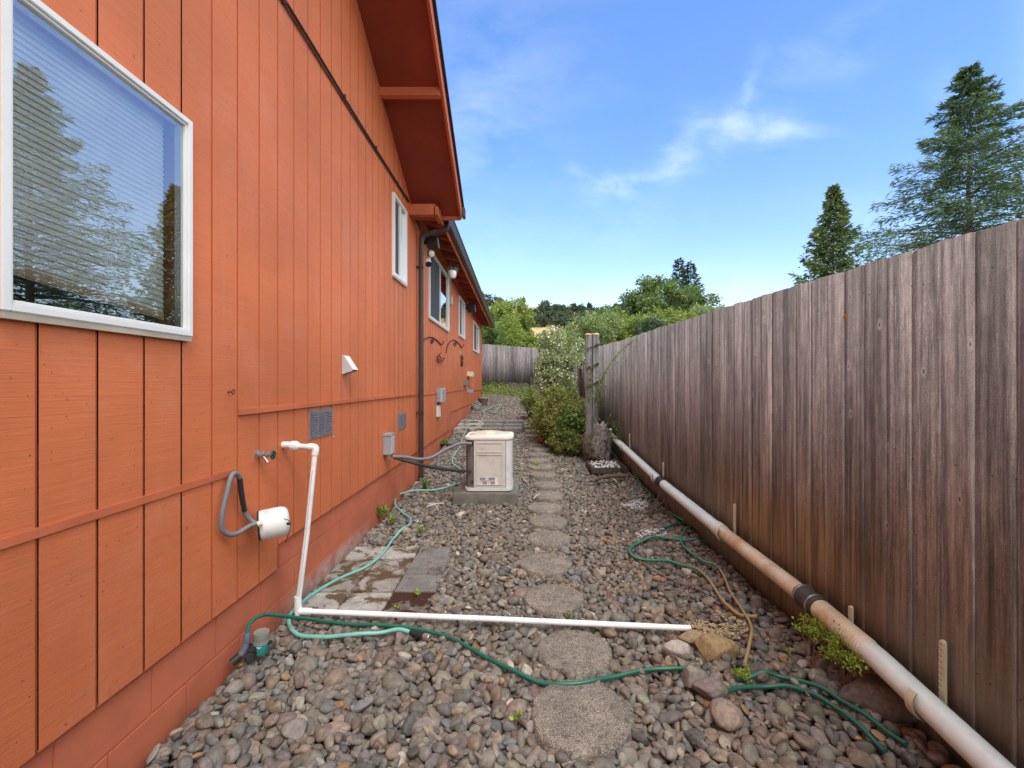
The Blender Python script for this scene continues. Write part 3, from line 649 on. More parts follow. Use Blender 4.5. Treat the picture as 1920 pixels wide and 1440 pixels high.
gp = [(-1.120, -.010), (-1.120, -.125), (-1.050, -.125), (-1.030, -.06), (-1.022, -.012), (-1.012, 0), (-1.010, -.004), (-1.020, -.018), (-1.028, -.062), (-1.049, -.121), (-1.116, -.121), (-1.116, -.010)]
prism(bm, gp, f2, 6.66, 18.42)
prism(bm, [(-1.116, -.012), (-1.116, -.121), (-1.049, -.121), (-1.022, -.012)], f2, 6.661, 6.664); prism(bm, [(-1.116, -.012), (-1.116, -.121), (-1.049, -.121), (-1.022, -.012)], f2, 18.415, 18.418)
gut = obj('gutter', bm, M_brown, house, smooth=.5)
bm = BM(); prism(bm, [(-1.0225, -.0095), (-1.011, .004), (-1.006, .001), (-1.0195, -.014)], f2, 6.66, 18.42); obj('gutter_lip', bm, M_gutlip, gut)
bm = BM(); dp = spline([(-1.08, 6.78, 3.89), (-1.085, 6.78, 3.83), (-1.13, 6.77, 3.765), (-1.24, 6.76, 3.735), (-1.36, 6.72, 3.70), (-1.435, 6.69, 3.64), (-1.452, 6.69, 3.54), (-1.455, 6.69, 3.3)], 6)+[V(-1.455, 6.69, 1.1), V(-1.455, 6.69, .10)]
tube(bm, dp, .037, 16, sq=.55); ds = obj('downspout', bm, M_brown, house, smooth=.6)
bm = BM()
for z_ in (1.06, 3.2): obox(bm, (-1.47, 6.69, z_), .052, .043, .014)
obj('strap', bm, M_brown, ds)
bm = BM(); tube(bm, spline([(-1.50, 6.60, 3.86), (-1.46, 6.63, 3.78), (-1.44, 6.66, 3.72)], 4), .018, 8); obj('overflow_pipe', bm, M_brown, house, smooth=.8)

def window(i, w_, slider=True, big=False):
    y0, y1, z0, z1 = w_['y0'], w_['y1'], w_['z0'], w_['z1']; xo = WX+.030; fw = .026 if big else .040
    bm = BM()
    def fr(bm, y0, y1, z0, z1, fw, xa, xb):
        bx(bm, xa, xb, y0, y0+fw, z0, z1); bx(bm, xa, xb, y1-fw, y1, z0, z1); bx(bm, xa, xb, y0+fw, y1-fw, z1-fw, z1); bx(bm, xa, xb, y0+fw, y1-fw, z0, z0+fw)
    fr(bm, y0, y1, z0, z1, fw, WX-.03, xo)
    win = obj('window', bm, M_vinyl, house, bevel=.003)
    bm = BM(); fr(bm, y0+fw, y1-fw, z0+fw, z1-fw, .010 if big else .014, WX-.03, xo-.008 if big else xo-.012); obj('sash', bm, M_vinyl, win, bevel=.002)
    bm = BM(); bx(bm, WX, xo-.004, y0+.004, y1-.004, z0-.022, z0-.001); obj('sill', bm, M_vinyl_sill, win)
    a, b = y0+fw+.004, y1-fw-.004; xp = WX+.010 if big else WX-.005
    bm = BM(); f = bm.faces.new([bm.verts.new(p) for p in ((xp, a, z0+fw), (xp, b, z0+fw), (xp, b, z1-fw), (xp, a, z1-fw))]); obj('pane', bm, M_pane if big else M_pane2, win)
    if slider:
        ym = (y0+y1)/2; bm = BM(); bx(bm, xp+.003, xo-.006, ym-.022, ym+.022, z0+fw, z1-fw); obj('mullion', bm, M_vinyl, win, bevel=.002)
        bm = BM(); bx(bm, xp+.004, xp+.006, a, ym-.022, z0+fw, z1-fw); obj('insect_screen', bm, M_screen, win)
    return win
for i, w_ in enumerate(wins): window(i, w_, i > 0, i == 0)
W0 = [o for o in house.children if o.name == 'window'][0]
w_ = wins[0]; bm = BM(); n = 38
for k in range(n):
    t = k/(n-1); z_ = 2.66-(2.66-1.835)*t; dz = -.075*t**3     # the stack sags lower at the near end and rides up at the far end
    vs = bx(bm, -.0155, .0155, w_['y0']+.03, w_['y1']-.05, -.0008, .0008); rot = R(74)
    for v_ in vs:
        x_, zz = v_.co.x, v_.co.z; u_ = (v_.co.y-w_['y0'])/(w_['y1']-w_['y0'])
        v_.co.x = WX-.07+x_*math.cos(rot)-zz*math.sin(rot); v_.co.z = z_-x_*math.sin(rot)+zz*math.cos(rot)+dz*u_+.03*t**3
bl = obj('blind', bm, M_blind, W0)
bm = BM(); vs = bx(bm, WX-.085, WX-.060, w_['y0']+.05, w_['y1']-.055, 1.822, 1.852)
for v_ in vs: v_.co.z += .03-.075*(v_.co.y-w_['y0'])/(w_['y1']-w_['y0'])
obj('blind_rail', bm, M_rail, bl, bevel=.003)
bm = BM()
for k in range(9): tube(bm, [(WX-.13-.01*(k % 2), w_['y1']-.13+.022*k, 1.0), (WX-.13-.01*(k % 2), w_['y1']-.13+.022*k, 2.8)], .013, 8)
obj('curtain', bm, M_curtain, W0, smooth=.8)

# ------------------------------------------------------------------ fixtures on the wall
def vent(y0, y1, z0, z1, label, cols=3):
    t = thing('foundation_vent', label, 'vent', (WX, (y0+y1)/2, z0), 'louvred foundation vents')
    bm = BM(); x1 = WX+.006; fw = .016
    bx(bm, WX, x1, y0, y0+fw, z0, z1); bx(bm, WX, x1, y1-fw, y1, z0, z1); bx(bm, WX, x1, y0+fw, y1-fw, z0, z0+fw); bx(bm, WX, x1, y0+fw, y1-fw, z1-fw, z1)
    cw = (y1-y0-2*fw)/cols
    for c in range(1, cols): bx(bm, WX, x1, y0+fw+c*cw-.008, y0+fw+c*cw+.008, z0+fw, z1-fw)
    obj('frame', bm, M_cast, t)
    bm = BM(); bx(bm, WX-.0, WX+.0015, y0+fw, y1-fw, z0+fw, z1-fw); obj('backing', bm, M_castd, t)
    bm = BM(); n = 14
    for c in range(cols):
        for k in range(n):
            z_ = z0+fw+(k+.5)*(z1-z0-2*fw)/n; obox(bm, (WX+.005, y0+fw+(c+.5)*cw, z_), .0055, cw/2-.011, .0018, (0, R(38), 0))
    obj('louvre', bm, M_cast, t)
    bm = BM()
    for yy in (y0-.03, y1+.03):
        for zz in (z0-.03, z1+.028): lathe(bm, [(.011, 0), (.011, .003), (.004, .006)], (WX, yy, zz), (1, 0, 0), 10)
    obj('screw', bm, M_steel, t)
vent(3.275, 3.674, 1.09, 1.30, 'larger grey louvred vent nearer the camera, above the white standpipe')
vent(5.66, 6.06, .905, 1.115, 'smaller-looking grey louvred vent between the grey disconnect box and the downspout')
# dryer hood
t = thing('vent_hood', 'white sheet-metal wedge vent hood on the upper siding with a rust run below', 'vent hood', (WX, 3.94, 1.57))
bm = BM(); Y0, Y1 = 3.885, 4.005; A = [(WX, 1.735), (WX+.018, 1.735), (WX+.095, 1.615), (WX+.085, 1.602), (WX, 1.575)]
prism(bm, A, lambda p, q: (p[0], q, p[1]), Y0, Y0+.003); obj('side', bm, M_greylid, t)
bm = BM(); prism(bm, A, lambda p, q: (p[0], q, p[1]), Y1-.003, Y1); obj('side', bm, M_greylid, t)
bm = BM(); prism(bm, [(WX, 1.7353), (WX+.0183, 1.7353), (WX+.0955, 1.615), (WX+.0925, 1.612), (WX+.016, 1.731), (WX, 1.731)], lambda p, q: (p[0], q, p[1]), Y0-.001, Y1+.001); obj('top', bm, M_vinyl, t)
bm = BM(); prism(bm, [(WX+.001, 1.60), (WX+.08, 1.615), (WX+.08, 1.611), (WX+.001, 1.596)], lambda p, q: (p[0], q, p[1]), Y0+.004, Y1-.004); obj('flap', bm, M_castd, t)
# hook
t = thing('screw_hook', 'small dark iron screw hook with a ring on the siding right of the big window', 'hook', W(427, 735))
p = W(427, 735); bm = BM(); tube(bm, [p, p+V(.022, 0, 0)], .0035, 8); obj('stem', bm, M_flash, t)
bm = BM(); ring = [p+V(.024, 0.008, 0)+V(0, .010*math.cos(a), .013*math.sin(a)) for a in np.linspace(0, 2*math.pi, 13)]; tube(bm, ring, .0025, 6); obj('ring', bm, M_flash, t)
# faucet
p = W(482, 852); t = thing('outdoor_faucet', 'brass garden faucet with dark green round handle on the siding', 'faucet', p)
bm = BM(); lathe(bm, [(.026, 0), (.026, .004), (.014, .008), (.014, .020), (.019, .024), (.019, .036), (.012, .040), (.012, .058), (.015, .060), (.015, .068), (.007, .072), (.005, .092)], p, (1, 0, -.03), 14); obj('body', bm, M_brass, t, smooth=.5)
bm = BM(); q = p+V(.032, 0, -.005); tube(bm, [q, q+V(.022, 0, -.028), q+V(.030, 0, -.042)], [.011, .011, .014], 12); obj('spout', bm, M_brass, t, smooth=.6)
bm = BM(); q = p+V(.093, 0, -.003); ring = [q+V(0, .022*math.cos(a), .022*math.sin(a)) for a in np.linspace(0, 2*math.pi, 25)]; tube(bm, ring, .0055, 8)
for k in range(5): a = 2*math.pi*k/5; tube(bm, [q, q+V(0, .02*math.cos(a), .02*math.sin(a))], .004, 6)
lathe(bm, [(.008, -.004), (.008, .008)], q, (1, 0, 0), 10); obj('handle', bm, M_wheel, t, smooth=.7)
# standpipe and ground pipe
p0 = W(530, 834); p1 = P(592, 838, 2.915); foot = V(-1.415, 2.90, .045)
t = thing('pvc_pipe', 'white plastic standpipe leaning from the wall, then running across the gravel', 'pipe', (foot.x, foot.y, 0))
bm = BM(); tube(bm, [p0-V(.01, 0, 0), p1-V(.03, 0, 0)], .0165, 20); lathe(bm, [(.021, 0), (.021, .045)], p0+V(.001, 0, 0), (1, 0, 0), 20); obj('wall_stub', bm, M_pvc, t, smooth=.6)
bm = BM(); d = (p1-p0).normalized(); lathe(bm, [(.020, .050), (.026, .053), (.026, .058), (.030, .060), (.030, .088), (.026, .090), (.026, .098), (.021, .101)], p0, d, 12); obj('union', bm, M_pvc, t, smooth=.3)
bm = BM(); e = p1; tube(bm, spline([e-V(.045, 0, -.001), e-V(.014, 0, 0), e-V(.001, 0, .012), e-V(.006, 0, .05)], 5), .0215, 18); obj('elbow', bm, M_pvc, t, smooth=.6)
bm = BM(); top = e-V(.006, 0, .048); tube(bm, [top, top.lerp(foot, .5)+V(.004, 0, 0), foot+V(0, 0, .05)], .0165, 20); ri = obj('riser', bm, M_pvc, t, smooth=.6)
bm = BM(); tube(bm, [top.lerp(foot, k_/10)+V(.004*(1-abs(k_-5)/5)+.002, -.0162, 0) for k_ in range(1, 10)], .0016, 5); obj('print_line', bm, M_pvcmark, ri)
bm = BM(); tube(bm, [foot+V(-.001, 0, .095), foot+V(0, 0, .02), foot+V(.001, 0, -.02)], [.0215, .0225, .0215], 18); tube(bm, [foot, foot+V(.085, -.004, 0)], .0215, 18); obj('tee', bm, M_pvc, t, smooth=.6)
end = G(1295, 1178, .04); bm = BM(); tube(bm, [foot+V(.08, -.004, 0), foot.lerp(end, .5)+V(0, 0, .004), end], .0168, 20, cap=False)
tube(bm, [end, end-(end-foot).normalized()*.05], .0135, 16, cap=True); obj('ground_run', bm, M_pvc, t, smooth=.6)
# grey looped conduit with white cover
p = W(486, 985); t = thing('faucet_cover', 'white rounded foam cap hanging on a grey hose loop against the siding', 'faucet cover', (p.x, p.y, .65))
o0 = V(-1.455, 2.50, .725); dd = V(.10, .10, .022).normalized()
a0 = P(486, 986, 2.55); a1 = P(541, 975, 2.62); ax = (a1-a0); ln = ax.length; ax.normalize()
bm = BM(); lathe(bm, [(.072, 0), (.080, .004), (.083, .02), (.085, ln*.55), (.084, ln*.78), (.077, ln*.92), (.062, ln*1.0), (.035, ln*1.035), (.001, ln*1.04)], a0, ax, 32); cap = obj('cap', bm, M_white, t, smooth=.7)
bm = BM(); lathe(bm, [(.079, -.006), (.082, .0), (.0822, .004), (.079, .004)], a0, ax, 32); obj('rim_seal', bm, M_black, cap, smooth=.5)
bm = BM(); c1 = P(545, 985, 2.56); tube(bm, spline([P(531, 972, 2.55), P(540, 975, 2.53), c1, P(541, 1000, 2.53), P(536, 1017, 2.54)], 5), .0022, 6); obox(bm, P(541, 982, 2.515), .009, .004, .006); obj('cord_lock', bm, M_black, cap)
bm = BM(); L = [P(489, 980, 2.47), P(470, 985, 2.44), P(445, 1000, 2.38), P(428, 1002, 2.32), P(415, 990, 2.28), P(417, 960, 2.28), P(425, 925, 2.31), P(432, 897, 2.34), P(440, 887, 2.37), P(449, 897, 2.41), P(453, 930, 2.43), P(458, 958, 2.46), P(470, 975, 2.49), P(484, 982, 2.50)]
L = [V(min(max(q.x, -1.495), -1.36), q.y, q.z) for q in L]; tube(bm, spline(L, 6), .0125, 12); obj('hose_loop', bm, M_greyhose, t, smooth=.8)
bm = BM(); tube(bm, spline([V(q.x+.002, q.y-.001, q.z) for q in L[9:12]], 6), .0132, 12); obj('tape', bm, M_black, t, smooth=.8)
bm = BM(); tube(bm, [P(483, 983, 2.46), P(491, 980, 2.47)], .016, 10); obj('fitting', bm, M_cream, t, smooth=.7)
# disconnect box
t = thing('disconnect_box', 'grey electrical disconnect box low on the siding, cables leaving towards the air conditioner', 'electrical box', (WX, 5.115, .69))
bm = BM(); bx(bm, WX, -1.437, 5.05, 5.185, .70, .905); obj('case', bm, M_greybox, t, bevel=.004)
bm = BM(); bx(bm, WX, -1.430, 5.043, 5.192, .906, .935); obj('hood', bm, M_greybox, t, bevel=.004)
bm = BM(); bx(bm, -1.4365, -1.429, 5.055, 5.180, .705, .905); obj('lid', bm, M_greylid, t, bevel=.003)
bm = BM(); tube(bm, [(-1.475, 5.10, .70), (-1.475, 5.10, .665), (-1.47, 5.105, .645)], .016, 12); tube(bm, [(-1.45, 5.16, .70), (-1.45, 5.16, .672), (-1.43, 5.17, .662)], .016, 12); obj('connector', bm, M_steel, t, smooth=.6)
# air conditioner
ACX0, ACX1, ACY0, ACY1, AZ0, AZ1 = -.695, -.095, 5.66, 6.28, PADZ+.02, .80
t = thing('air_conditioner', 'cream air conditioner unit with domed fan grille standing on the concrete pad', 'air conditioner', ((ACX0+ACX1)/2, (ACY0+ACY1)/2, PADZ))
def rrect(x0, x1, y0, y1, r_, n=6):
    o = []
    for cx_, cy_, a0_ in ((x1-r_, y1-r_, 0), (x0+r_, y1-r_, 90), (x0+r_, y0+r_, 180), (x1-r_, y0+r_, 270)):
        for k in range(n+1): a = R(a0_+90*k/n); o.append((cx_+r_*math.cos(a), cy_+r_*math.sin(a)))
    return o
XY = lambda p, q: (p[0], p[1], q)
bm = BM(); prism(bm, rrect(ACX0+.012, ACX1-.004, ACY0+.012, ACY1-.01, .085), XY, AZ0+.03, AZ1-.015)
# service recess at the near left corner is open: keep the dark coil body inside it
obj('coil', bm, M_acdark, t, smooth=.5)
bm = BM(); poly = []
# outer sheet: near face from the recess to the right, round the right corner, far side
pts = [(ACX0+.118, ACY0+.004)]+[(ACX1-.085+.085*math.sin(R(a)), ACY0+.085-.085*math.cos(R(a))) for a in range(0, 91, 10)]+[(ACX1, ACY1-.085)]+[(ACX1-.085+.085*math.cos(R(a)), ACY1-.085+.085*math.sin(R(a))) for a in range(10, 91, 10)]+[(ACX0+.09, ACY1)]
th = .006; inn = [(min(x, ACX1-th), max(min(y, ACY1-th), ACY0+th+.004)) for x, y in pts]
for (a, b) in zip(pts, pts[1:]):
    vs = [bm.verts.new((*a, AZ0+.02)), bm.verts.new((*b, AZ0+.02)), bm.verts.new((*b, AZ1)), bm.verts.new((*a, AZ1))]; bm.faces.new(vs)
bmesh.ops.remove_doubles(bm, verts=bm.verts, dist=1e-5)
bmesh.ops.solidify(bm, geom=bm.faces[:], thickness=.006)
obj('casing', bm, M_acl, t, smooth=.6)
px0, px1 = ACX0+.122, ACX0+.122+.392
bm = BM(); bx(bm, px0, px1, ACY0-.006, ACY0+.003, AZ0+.03, AZ1-.01); pan = obj('front_panel', bm, M_ac, t, bevel=.002)
bm = BM(); bx(bm, px0-.007, px0-.001, ACY0-.002, ACY0+.001, AZ0+.03, AZ1-.012); obj('seam', bm, M_acdark, t)
bm = BM(); bx(bm, px1+.001, px1+.006, ACY0-.002, ACY0+.001, AZ0+.03, AZ1-.012); obj('seam', bm, M_acdark, t)
bm = BM()
def frame(bm, x0, x1, z0, z1, w__, d_):
    yb = ACY0-.006; bx(bm, x0, x1, yb-d_, yb, z0, z0+w__); bx(bm, x0, x1, yb-d_, yb, z1-w__, z1); bx(bm, x0, x0+w__, yb-d_, yb, z0+w__, z1-w__); bx(bm, x1-w__, x1, yb-d_, yb, z0+w__, z1-w__)
frame(bm, px0+.030, px1-.038, AZ1-.165, AZ1-.045, .007, .008); frame(bm, px0+.030, px1-.038, AZ0+.065, AZ1-.19, .007, .008)
obj('panel_rib', bm, M_ac, pan, bevel=.001)
bm = BM(); yb = ACY0-.0061; frame(bm, px0+.075, px0+.125, AZ1-.125, AZ1-.085, .005, .003)
bx(bm, px0+.083, px0+.098, yb-.003, yb, AZ1-.113, AZ1-.095); bx(bm, px0+.102, px0+.117, yb-.003, yb, AZ1-.113, AZ1-.095); obj('badge', bm, M_ac, pan)
bm = BM(); bx(bm, px0+.07, px0+.30, yb-.0008, yb, AZ0+.072, AZ0+.165); obj('label', bm, M_stickw, pan)
bm = BM(); yc_ = yb-.0012
for x0, x1, z0, z1 in ((.073,.145,.127,.160),(.180,.262,.127,.160),(.105,.165,.075,.108),(.205,.262,.075,.108),(.158,.168,.135,.155),(.080,.088,.085,.098),(.180,.190,.082,.102)): bx(bm, px0+x0, px0+x1, yc_-.0004, yc_, AZ0+z0, AZ0+z1)
obj('print', bm, M_sticker, pan)
bm = BM(); bx(bm, px0+.073, px0+.262, yc_-.0004, yc_, AZ0+.110, AZ0+.124); obj('band', bm, M_sticko, pan)
bm = BM()
for z_ in (AZ0+.33, AZ0+.05):
    for x_ in (px0+.012, px1-.014): lathe(bm, [(.006, 0), (.006, .003)], (x_, ACY0-.006, z_), (0, -1, 0), 8)
obj('screw', bm, M_steel, pan)
bm = BM(); prism(bm, rrect(ACX0, ACX1+.004, ACY0-.010, ACY1+.004, .095), XY, PADZ+.012, AZ0+.03); obj('base_pan', bm, M_acl, t, smooth=.6)
bm = BM()
for k in range(4): lathe(bm, [(.03, 0), (.03, .013)], (ACX0+.1+.4*(k % 2), ACY0+.1+.4*(k//2), PADZ), (0, 0, 1), 10)
obj('foot', bm, M_black, t)
bm = BM(); prism(bm, rrect(ACX0-.006, ACX1+.010, ACY0-.018, ACY1+.010, .10), XY, AZ1-.012, AZ1+.030)
cxm, cym = (ACX0+ACX1)/2, (ACY0+ACY1)/2
o_ = obj('top_cover', bm, M_actop, t, smooth=.6, bevel=.010)
bm = BM(); lathe(bm, [(.265, 0), (.262, .012), (.25, .014), (.249, .004), (.06, .004)], (cxm, cym, AZ1+.030), (0, 0, 1), 48); obj('grille_ring', bm, M_actop, o_, smooth=.5)
bm = BM()
for k in range(1, 15):
    r_ = .018*k; pts = [V(cxm+r_*math.cos(a), cym+r_*math.sin(a), AZ1+.036+.035*(1-(r_/.27)**2)) for a in np.linspace(0, 2*math.pi, 40)]; tube(bm, pts, .0028, 5, cap=False)
for k in range(8):
    a = 2*math.pi*k/8; tube(bm, [V(cxm+r_*math.cos(a), cym+r_*math.sin(a), AZ1+.034+.035*(1-(r_/.27)**2)) for r_ in np.linspace(0, .262, 8)], .003, 5)
obj('fan_grille', bm, M_actop, o_, smooth=.8)
bm = BM(); bx(bm, cxm-.05, cxm+.085, cym-.075, cym-.062, AZ1+.062, AZ1+.078); bx(bm, cxm-.10, cxm-.05, cym-.06, cym+.02, AZ1+.060, AZ1+.073); obj('fan_bracket', bm, M_cream, o_, bevel=.003)
bm = BM(); lathe(bm, [(.02, 0), (.02, .02)], (ACX0+.105, ACY0+.02, AZ1-.055), (0, -1, 0), 12); lathe(bm, [(.013, 0), (.016, .02), (.010, .05)], (ACX0+.09, ACY0+.035, .41), (-1, -.3, 0), 12); lathe(bm, [(.012, 0), (.012, .03)], (ACX0+.10, ACY0+.015, .28), (0, -1, 0), 10); obj('valve', bm, M_black, t, smooth=.6)
# cables
bm = BM(); tube(bm, spline([(-1.43, 5.17, .662), P(760, 857, 5.22), P(785, 861, 5.3), P(808, 858, 5.4), P(832, 845, 5.5), P(855, 834, 5.58), P(870, 831, 5.63), P(884, 832, 5.645)], 6), .019, 12)
tag(obj('conduit_cable', bm, M_greyhose, smooth=.8), 'grey flexible conduit arching from the wall box to the top of the air conditioner', 'cable')
bm = BM(); tube(bm, spline([(-1.435, 5.165, .650), P(752, 862, 5.2), P(780, 869, 5.26), P(800, 874, 5.35), P(830, 879, 5.5), P(858, 882, 5.6), P(872, 883, 5.64)], 6), [.014, ]*6+[.017]*6+[.019]*6+[.021]*19, 12); tube(bm, [P(870, 883, 5.635), P(884, 884, 5.67)], .008, 8)
tag(obj('refrigerant_line', bm, M_blackish, smooth=.8), 'black foam-wrapped refrigerant line drooping from the wall box to the unit', 'cable')
bm = BM(); tube(bm, spline([P(812, 876, 5.42), P(828, 884, 5.46), P(842, 898, 5.5), P(853, 902, 5.52), G(858, 912, .01)], 6), .0035, 6); tag(obj('thin_wire', bm, M_black, smooth=.8), 'thin black wire trailing from the refrigerant line to the gravel', 'wire')
# boxes beyond the downspout
def wallbox(name, label, cat, px0, px1, py0, py1, depth, m1, m2=None, grp=None):
    a = W(px0, py0); b = W(px1, py1); y0, y1 = a.y, b.y; z1 = a.z; z0 = H-(py1-CY)*((y0+y1)/2)/F
    t = thing(name, label, cat, (WX, (y0+y1)/2, z0), grp); bm = BM(); bx(bm, WX, WX+depth*.7, y0, y1, z0, z1); obj('case', bm, m1, t, bevel=.004)
    bm = BM(); bx(bm, WX+depth*.7+.001, WX+depth, y0-.005, y1+.005, z0-.004, z1+.004); obj('cover', bm, m2 or m1, t, bevel=.004); return t, y0, y1, z0, z1
t, y0, y1, z0, z1 = wallbox('switch_box', 'grey switch box with pale hinged cover on the siding past the downspout', 'electrical box', 818.5, 826, 728, 753, .10, M_greybox, M_greylid)
bm = BM()
for k in range(9): bx(bm, WX+.1, WX+.104, y0+.01, y1-.01, z0+.02+k*(z1-z0-.04)/9, z0+.027+k*(z1-z0-.04)/9)
bx(bm, WX+.02, WX+.05, y0-.012, y0-.001, z0+.07, z0+.17); obj('latch', bm, M_greybox, t)
wallbox('utility_cover', 'narrow white plastic cover just below the grey switch box', 'cover plate', 818, 822, 761, 781, .045, M_white)
wallbox('wall_hood', 'cream vent hood on the far siding above the small outlet', 'vent hood', 875.5, 880, 697, 706, .14, M_cream)
wallbox('outlet_cover', 'small grey-green outlet cover on the far siding below the cream hood', 'outlet', 869.5, 873, 713, 722, .09, M_timer)
p = W(874.5, 731); bm = BM(); obox(bm, p+V(.09, .1, -.03), .09, .012, .035, (0, R(12), 0)); tag(obj('hose_tag', bm, M_tagblue, bevel=.003), 'light blue plastic nozzle clipped low on the far siding', 'hose nozzle')
bm = BM(); a = W(877.5, 706); tube(bm, [a+V(.01, 0, 0), V(WX+.01, a.y, .9)], .012, 6); b = W(884, 706); tube(bm, [b+V(.01, 0, 0), V(WX+.01, b.y, .9)], .012, 6); tag(obj('drain_line', bm, MT, smooth=.8), 'pair of orange painted pipes running down the far siding', 'pipe')
# thermometer
p = W(843.5, 553); bm = BM(); bx(bm, WX, WX+.02, p.y-.03, p.y+.03, p.z+.05, p.z+.42); bx(bm, WX, WX+.05, p.y-.07, p.y+.07, p.z-.22, p.z-.02); tag(obj('wall_sensor', bm, M_greylid, bevel=.01), 'slim grey sensor on the siding just right of the double window', 'sensor')
# speakers
def speaker(c, label, s=1.0):
    t = thing('outdoor_speaker', label, 'speaker', c, 'speakers under the low eave')
    bm = BM(); obox(bm, c, .085*s, .07*s, .09*s, (0, R(-8), 0)); obj('cabinet', bm, M_spk, t, bevel=.01)
    bm = BM(); obox(bm, c+V(.092*s, 0, -.012), .006, .062*s, .082*s, (0, R(-8), 0)); obj('grille', bm, M_spkg, t, bevel=.004)
    bm = BM(); obox(bm, c+V(-.105*s, 0, .0), .025*s, .02, .03); obj('bracket', bm, M_spk, t)
speaker(V(-1.36, 7.05, 3.68), 'black speaker under the near end of the low eave beside the downspout elbow')
speaker(V(-1.37, 12.75, 3.60), 'black speaker under the far part of the low eave above the narrow window', 1.25)
# flood light
c = V(-1.44, 7.05, 3.50); t = thing('flood_light', 'two-headed security flood light with round frosted lens by the downspout', 'flood light', c+V(-.06, 0, -.1))
bm = BM(); lathe(bm, [(.05, 0), (.05, .02), (.02, .03)], (WX, 7.05, 3.5), (1, 0, 0), 16); obj('mount', bm, M_black, t, smooth=.6)
for hc in (V(-1.36, 6.98, 3.48),):
    d = V(.5, -.8, -.25).normalized(); bm = BM(); lathe(bm, [(.02, -.07), (.05, -.05), (.056, .0), (.056, .01), (.050, .012)], hc, d, 20); hd = obj('lamp_head', bm, M_black, t, smooth=.6)
    bm = BM(); lathe(bm, [(.047, .0), (.047, .015), (.03, .020), (.001, .022)], hc, d, 20); obj('lens', bm, M_lens, hd, smooth=.8)
bm = BM(); lathe(bm, [(.03, -.03), (.045, -.02), (.045, .03), (.02, .05)], (-1.42, 7.02, 3.37), (.3, -.5, -.6), 16); obj('motion_sensor', bm, M_pvc, t, smooth=.6)
bm = BM(); lathe(bm, [(.046, 0), (.05, .012), (.046, .02)], (-1.41, 7.01, 3.335), (.3, -.5, -.6), 16); obj('sensor_eye', bm, M_black, t, smooth=.6)
# hanging pot
c = V(-1.22, 8.15, 3.475); t = thing('hanging_pot', 'small white ribbed pot with trailing green hung from the eave', 'hanging pot', c-V(0, 0, .11))
bm = BM(); seg = 28; prof = [(.02, -.10), (.055, -.095), (.078, -.05), (.080, 0), (.072, .035), (.068, .035), (.066, .02), (.001, .02)]; lathe(bm, prof, c, (0, 0, 1), seg)
for v_ in bm.verts:
    q = v_.co-c; a = math.atan2(q.y, q.x); k = 1+.035*math.cos(14*a); v_.co.x = c.x+q.x*k; v_.co.y = c.y+q.y*k
obj('pot', bm, M_pot, t, smooth=.8)
bm = BM()
for k in range(3): a = 2*math.pi*k/3; tube(bm, [c+V(.066*math.cos(a), .066*math.sin(a), .03), c+V(0, 0, .30)], .0025, 5)
obj('cord', bm, M_flash, t)
bm = BM()
for k in range(60):
    a = random.uniform(0, 6.28); r_ = random.uniform(.02, .085); q = c+V(r_*math.cos(a), r_*math.sin(a), .04+random.uniform(-.02, .06)); obox(bm, q, .014, .008, .001, (random.uniform(0, 3), random.uniform(0, 3), a))
obj('foliage', bm, M_leafgrn, t)
bm = BM(); c2 = V(-1.16, 8.35, 3.55); tube(bm, spline([c2+V(0, 0, .12), c2+V(.02, 0, .05), c2, c2+V(-.02, .0, -.12)], 4), .012, 6); lathe(bm, [(.02, 0), (.03, .03), (.012, .06)], c2+V(0, 0, -.02), (0, -1, 0), 10); tag(obj('bird_ornament', bm, M_castd, smooth=.8), 'little dark ornament hanging beside the white pot under the eave', 'ornament')
# scroll brackets and ornaments
def scroll(px0, px1, py_peak, py_foot, label):
    ya, yb = W(px0, 650).y, W(px1, 650).y
    def q(px, py): p = W(px, py); return V(WX+.012, p.y, p.z)
    wd = px1-px0
    A = [q(px0, py_foot), q(px0+.08*wd, py_peak+(py_foot-py_peak)*.45), q(px0+.22*wd, py_peak+3), q(px0+.42*wd, py_peak), q(px0+.62*wd, py_peak+3), q(px0+.78*wd, py_peak+9), q(px0+.90*wd, py_peak+14), q(px0+.98*wd, py_peak+11.5), q(px1, py_peak+8.5)]
    bm = BM(); tube(bm, spline(A, 6), .012, 6)
    cx_, cy_ = px0+.50*wd, py_peak+7.5; S = [q(px0+.58*wd, py_peak+2)]+[q(cx_+(4.4-.9*k*.45)*math.cos(R(-50+70*k))*.75, cy_+(4.4-.9*k*.45)*math.sin(R(-50+70*k))) for k in range(8)]
    tube(bm, spline(S, 4), .009, 6); return tag(obj('scroll_bracket', bm, M_iron, smooth=.8), label, 'wall bracket', 'iron scroll brackets on the siding')
scroll(787.3, 830.5, 632, 651, 'rust-brown iron scroll bracket nearer the downspout holding a curled ornament')
scroll(835.5, 868.5, 637.5, 661, 'rust-brown iron scroll bracket farther along holding a pale wind chime')
def q(px, py, x=WX+.03): return W(px, py, x)
bm = BM(); tube(bm, [q(827, 646), q(827, 661)], .003, 5); tube(bm, spline([q(827, 661), q(823.5, 666), q(826, 670), q(822, 674), q(820.5, 671), q(819, 668.5)], 5), .010, 6); tube(bm, spline([q(820, 667), q(821, 675), q(826, 678.5), q(832, 675), q(833, 671), q(829, 672), q(826, 676)], 5), .010, 6)
tag(obj('iron_ornament', bm, M_iron, smooth=.8), 'curled iron bird ornament hanging on the nearer scroll bracket', 'ornament')
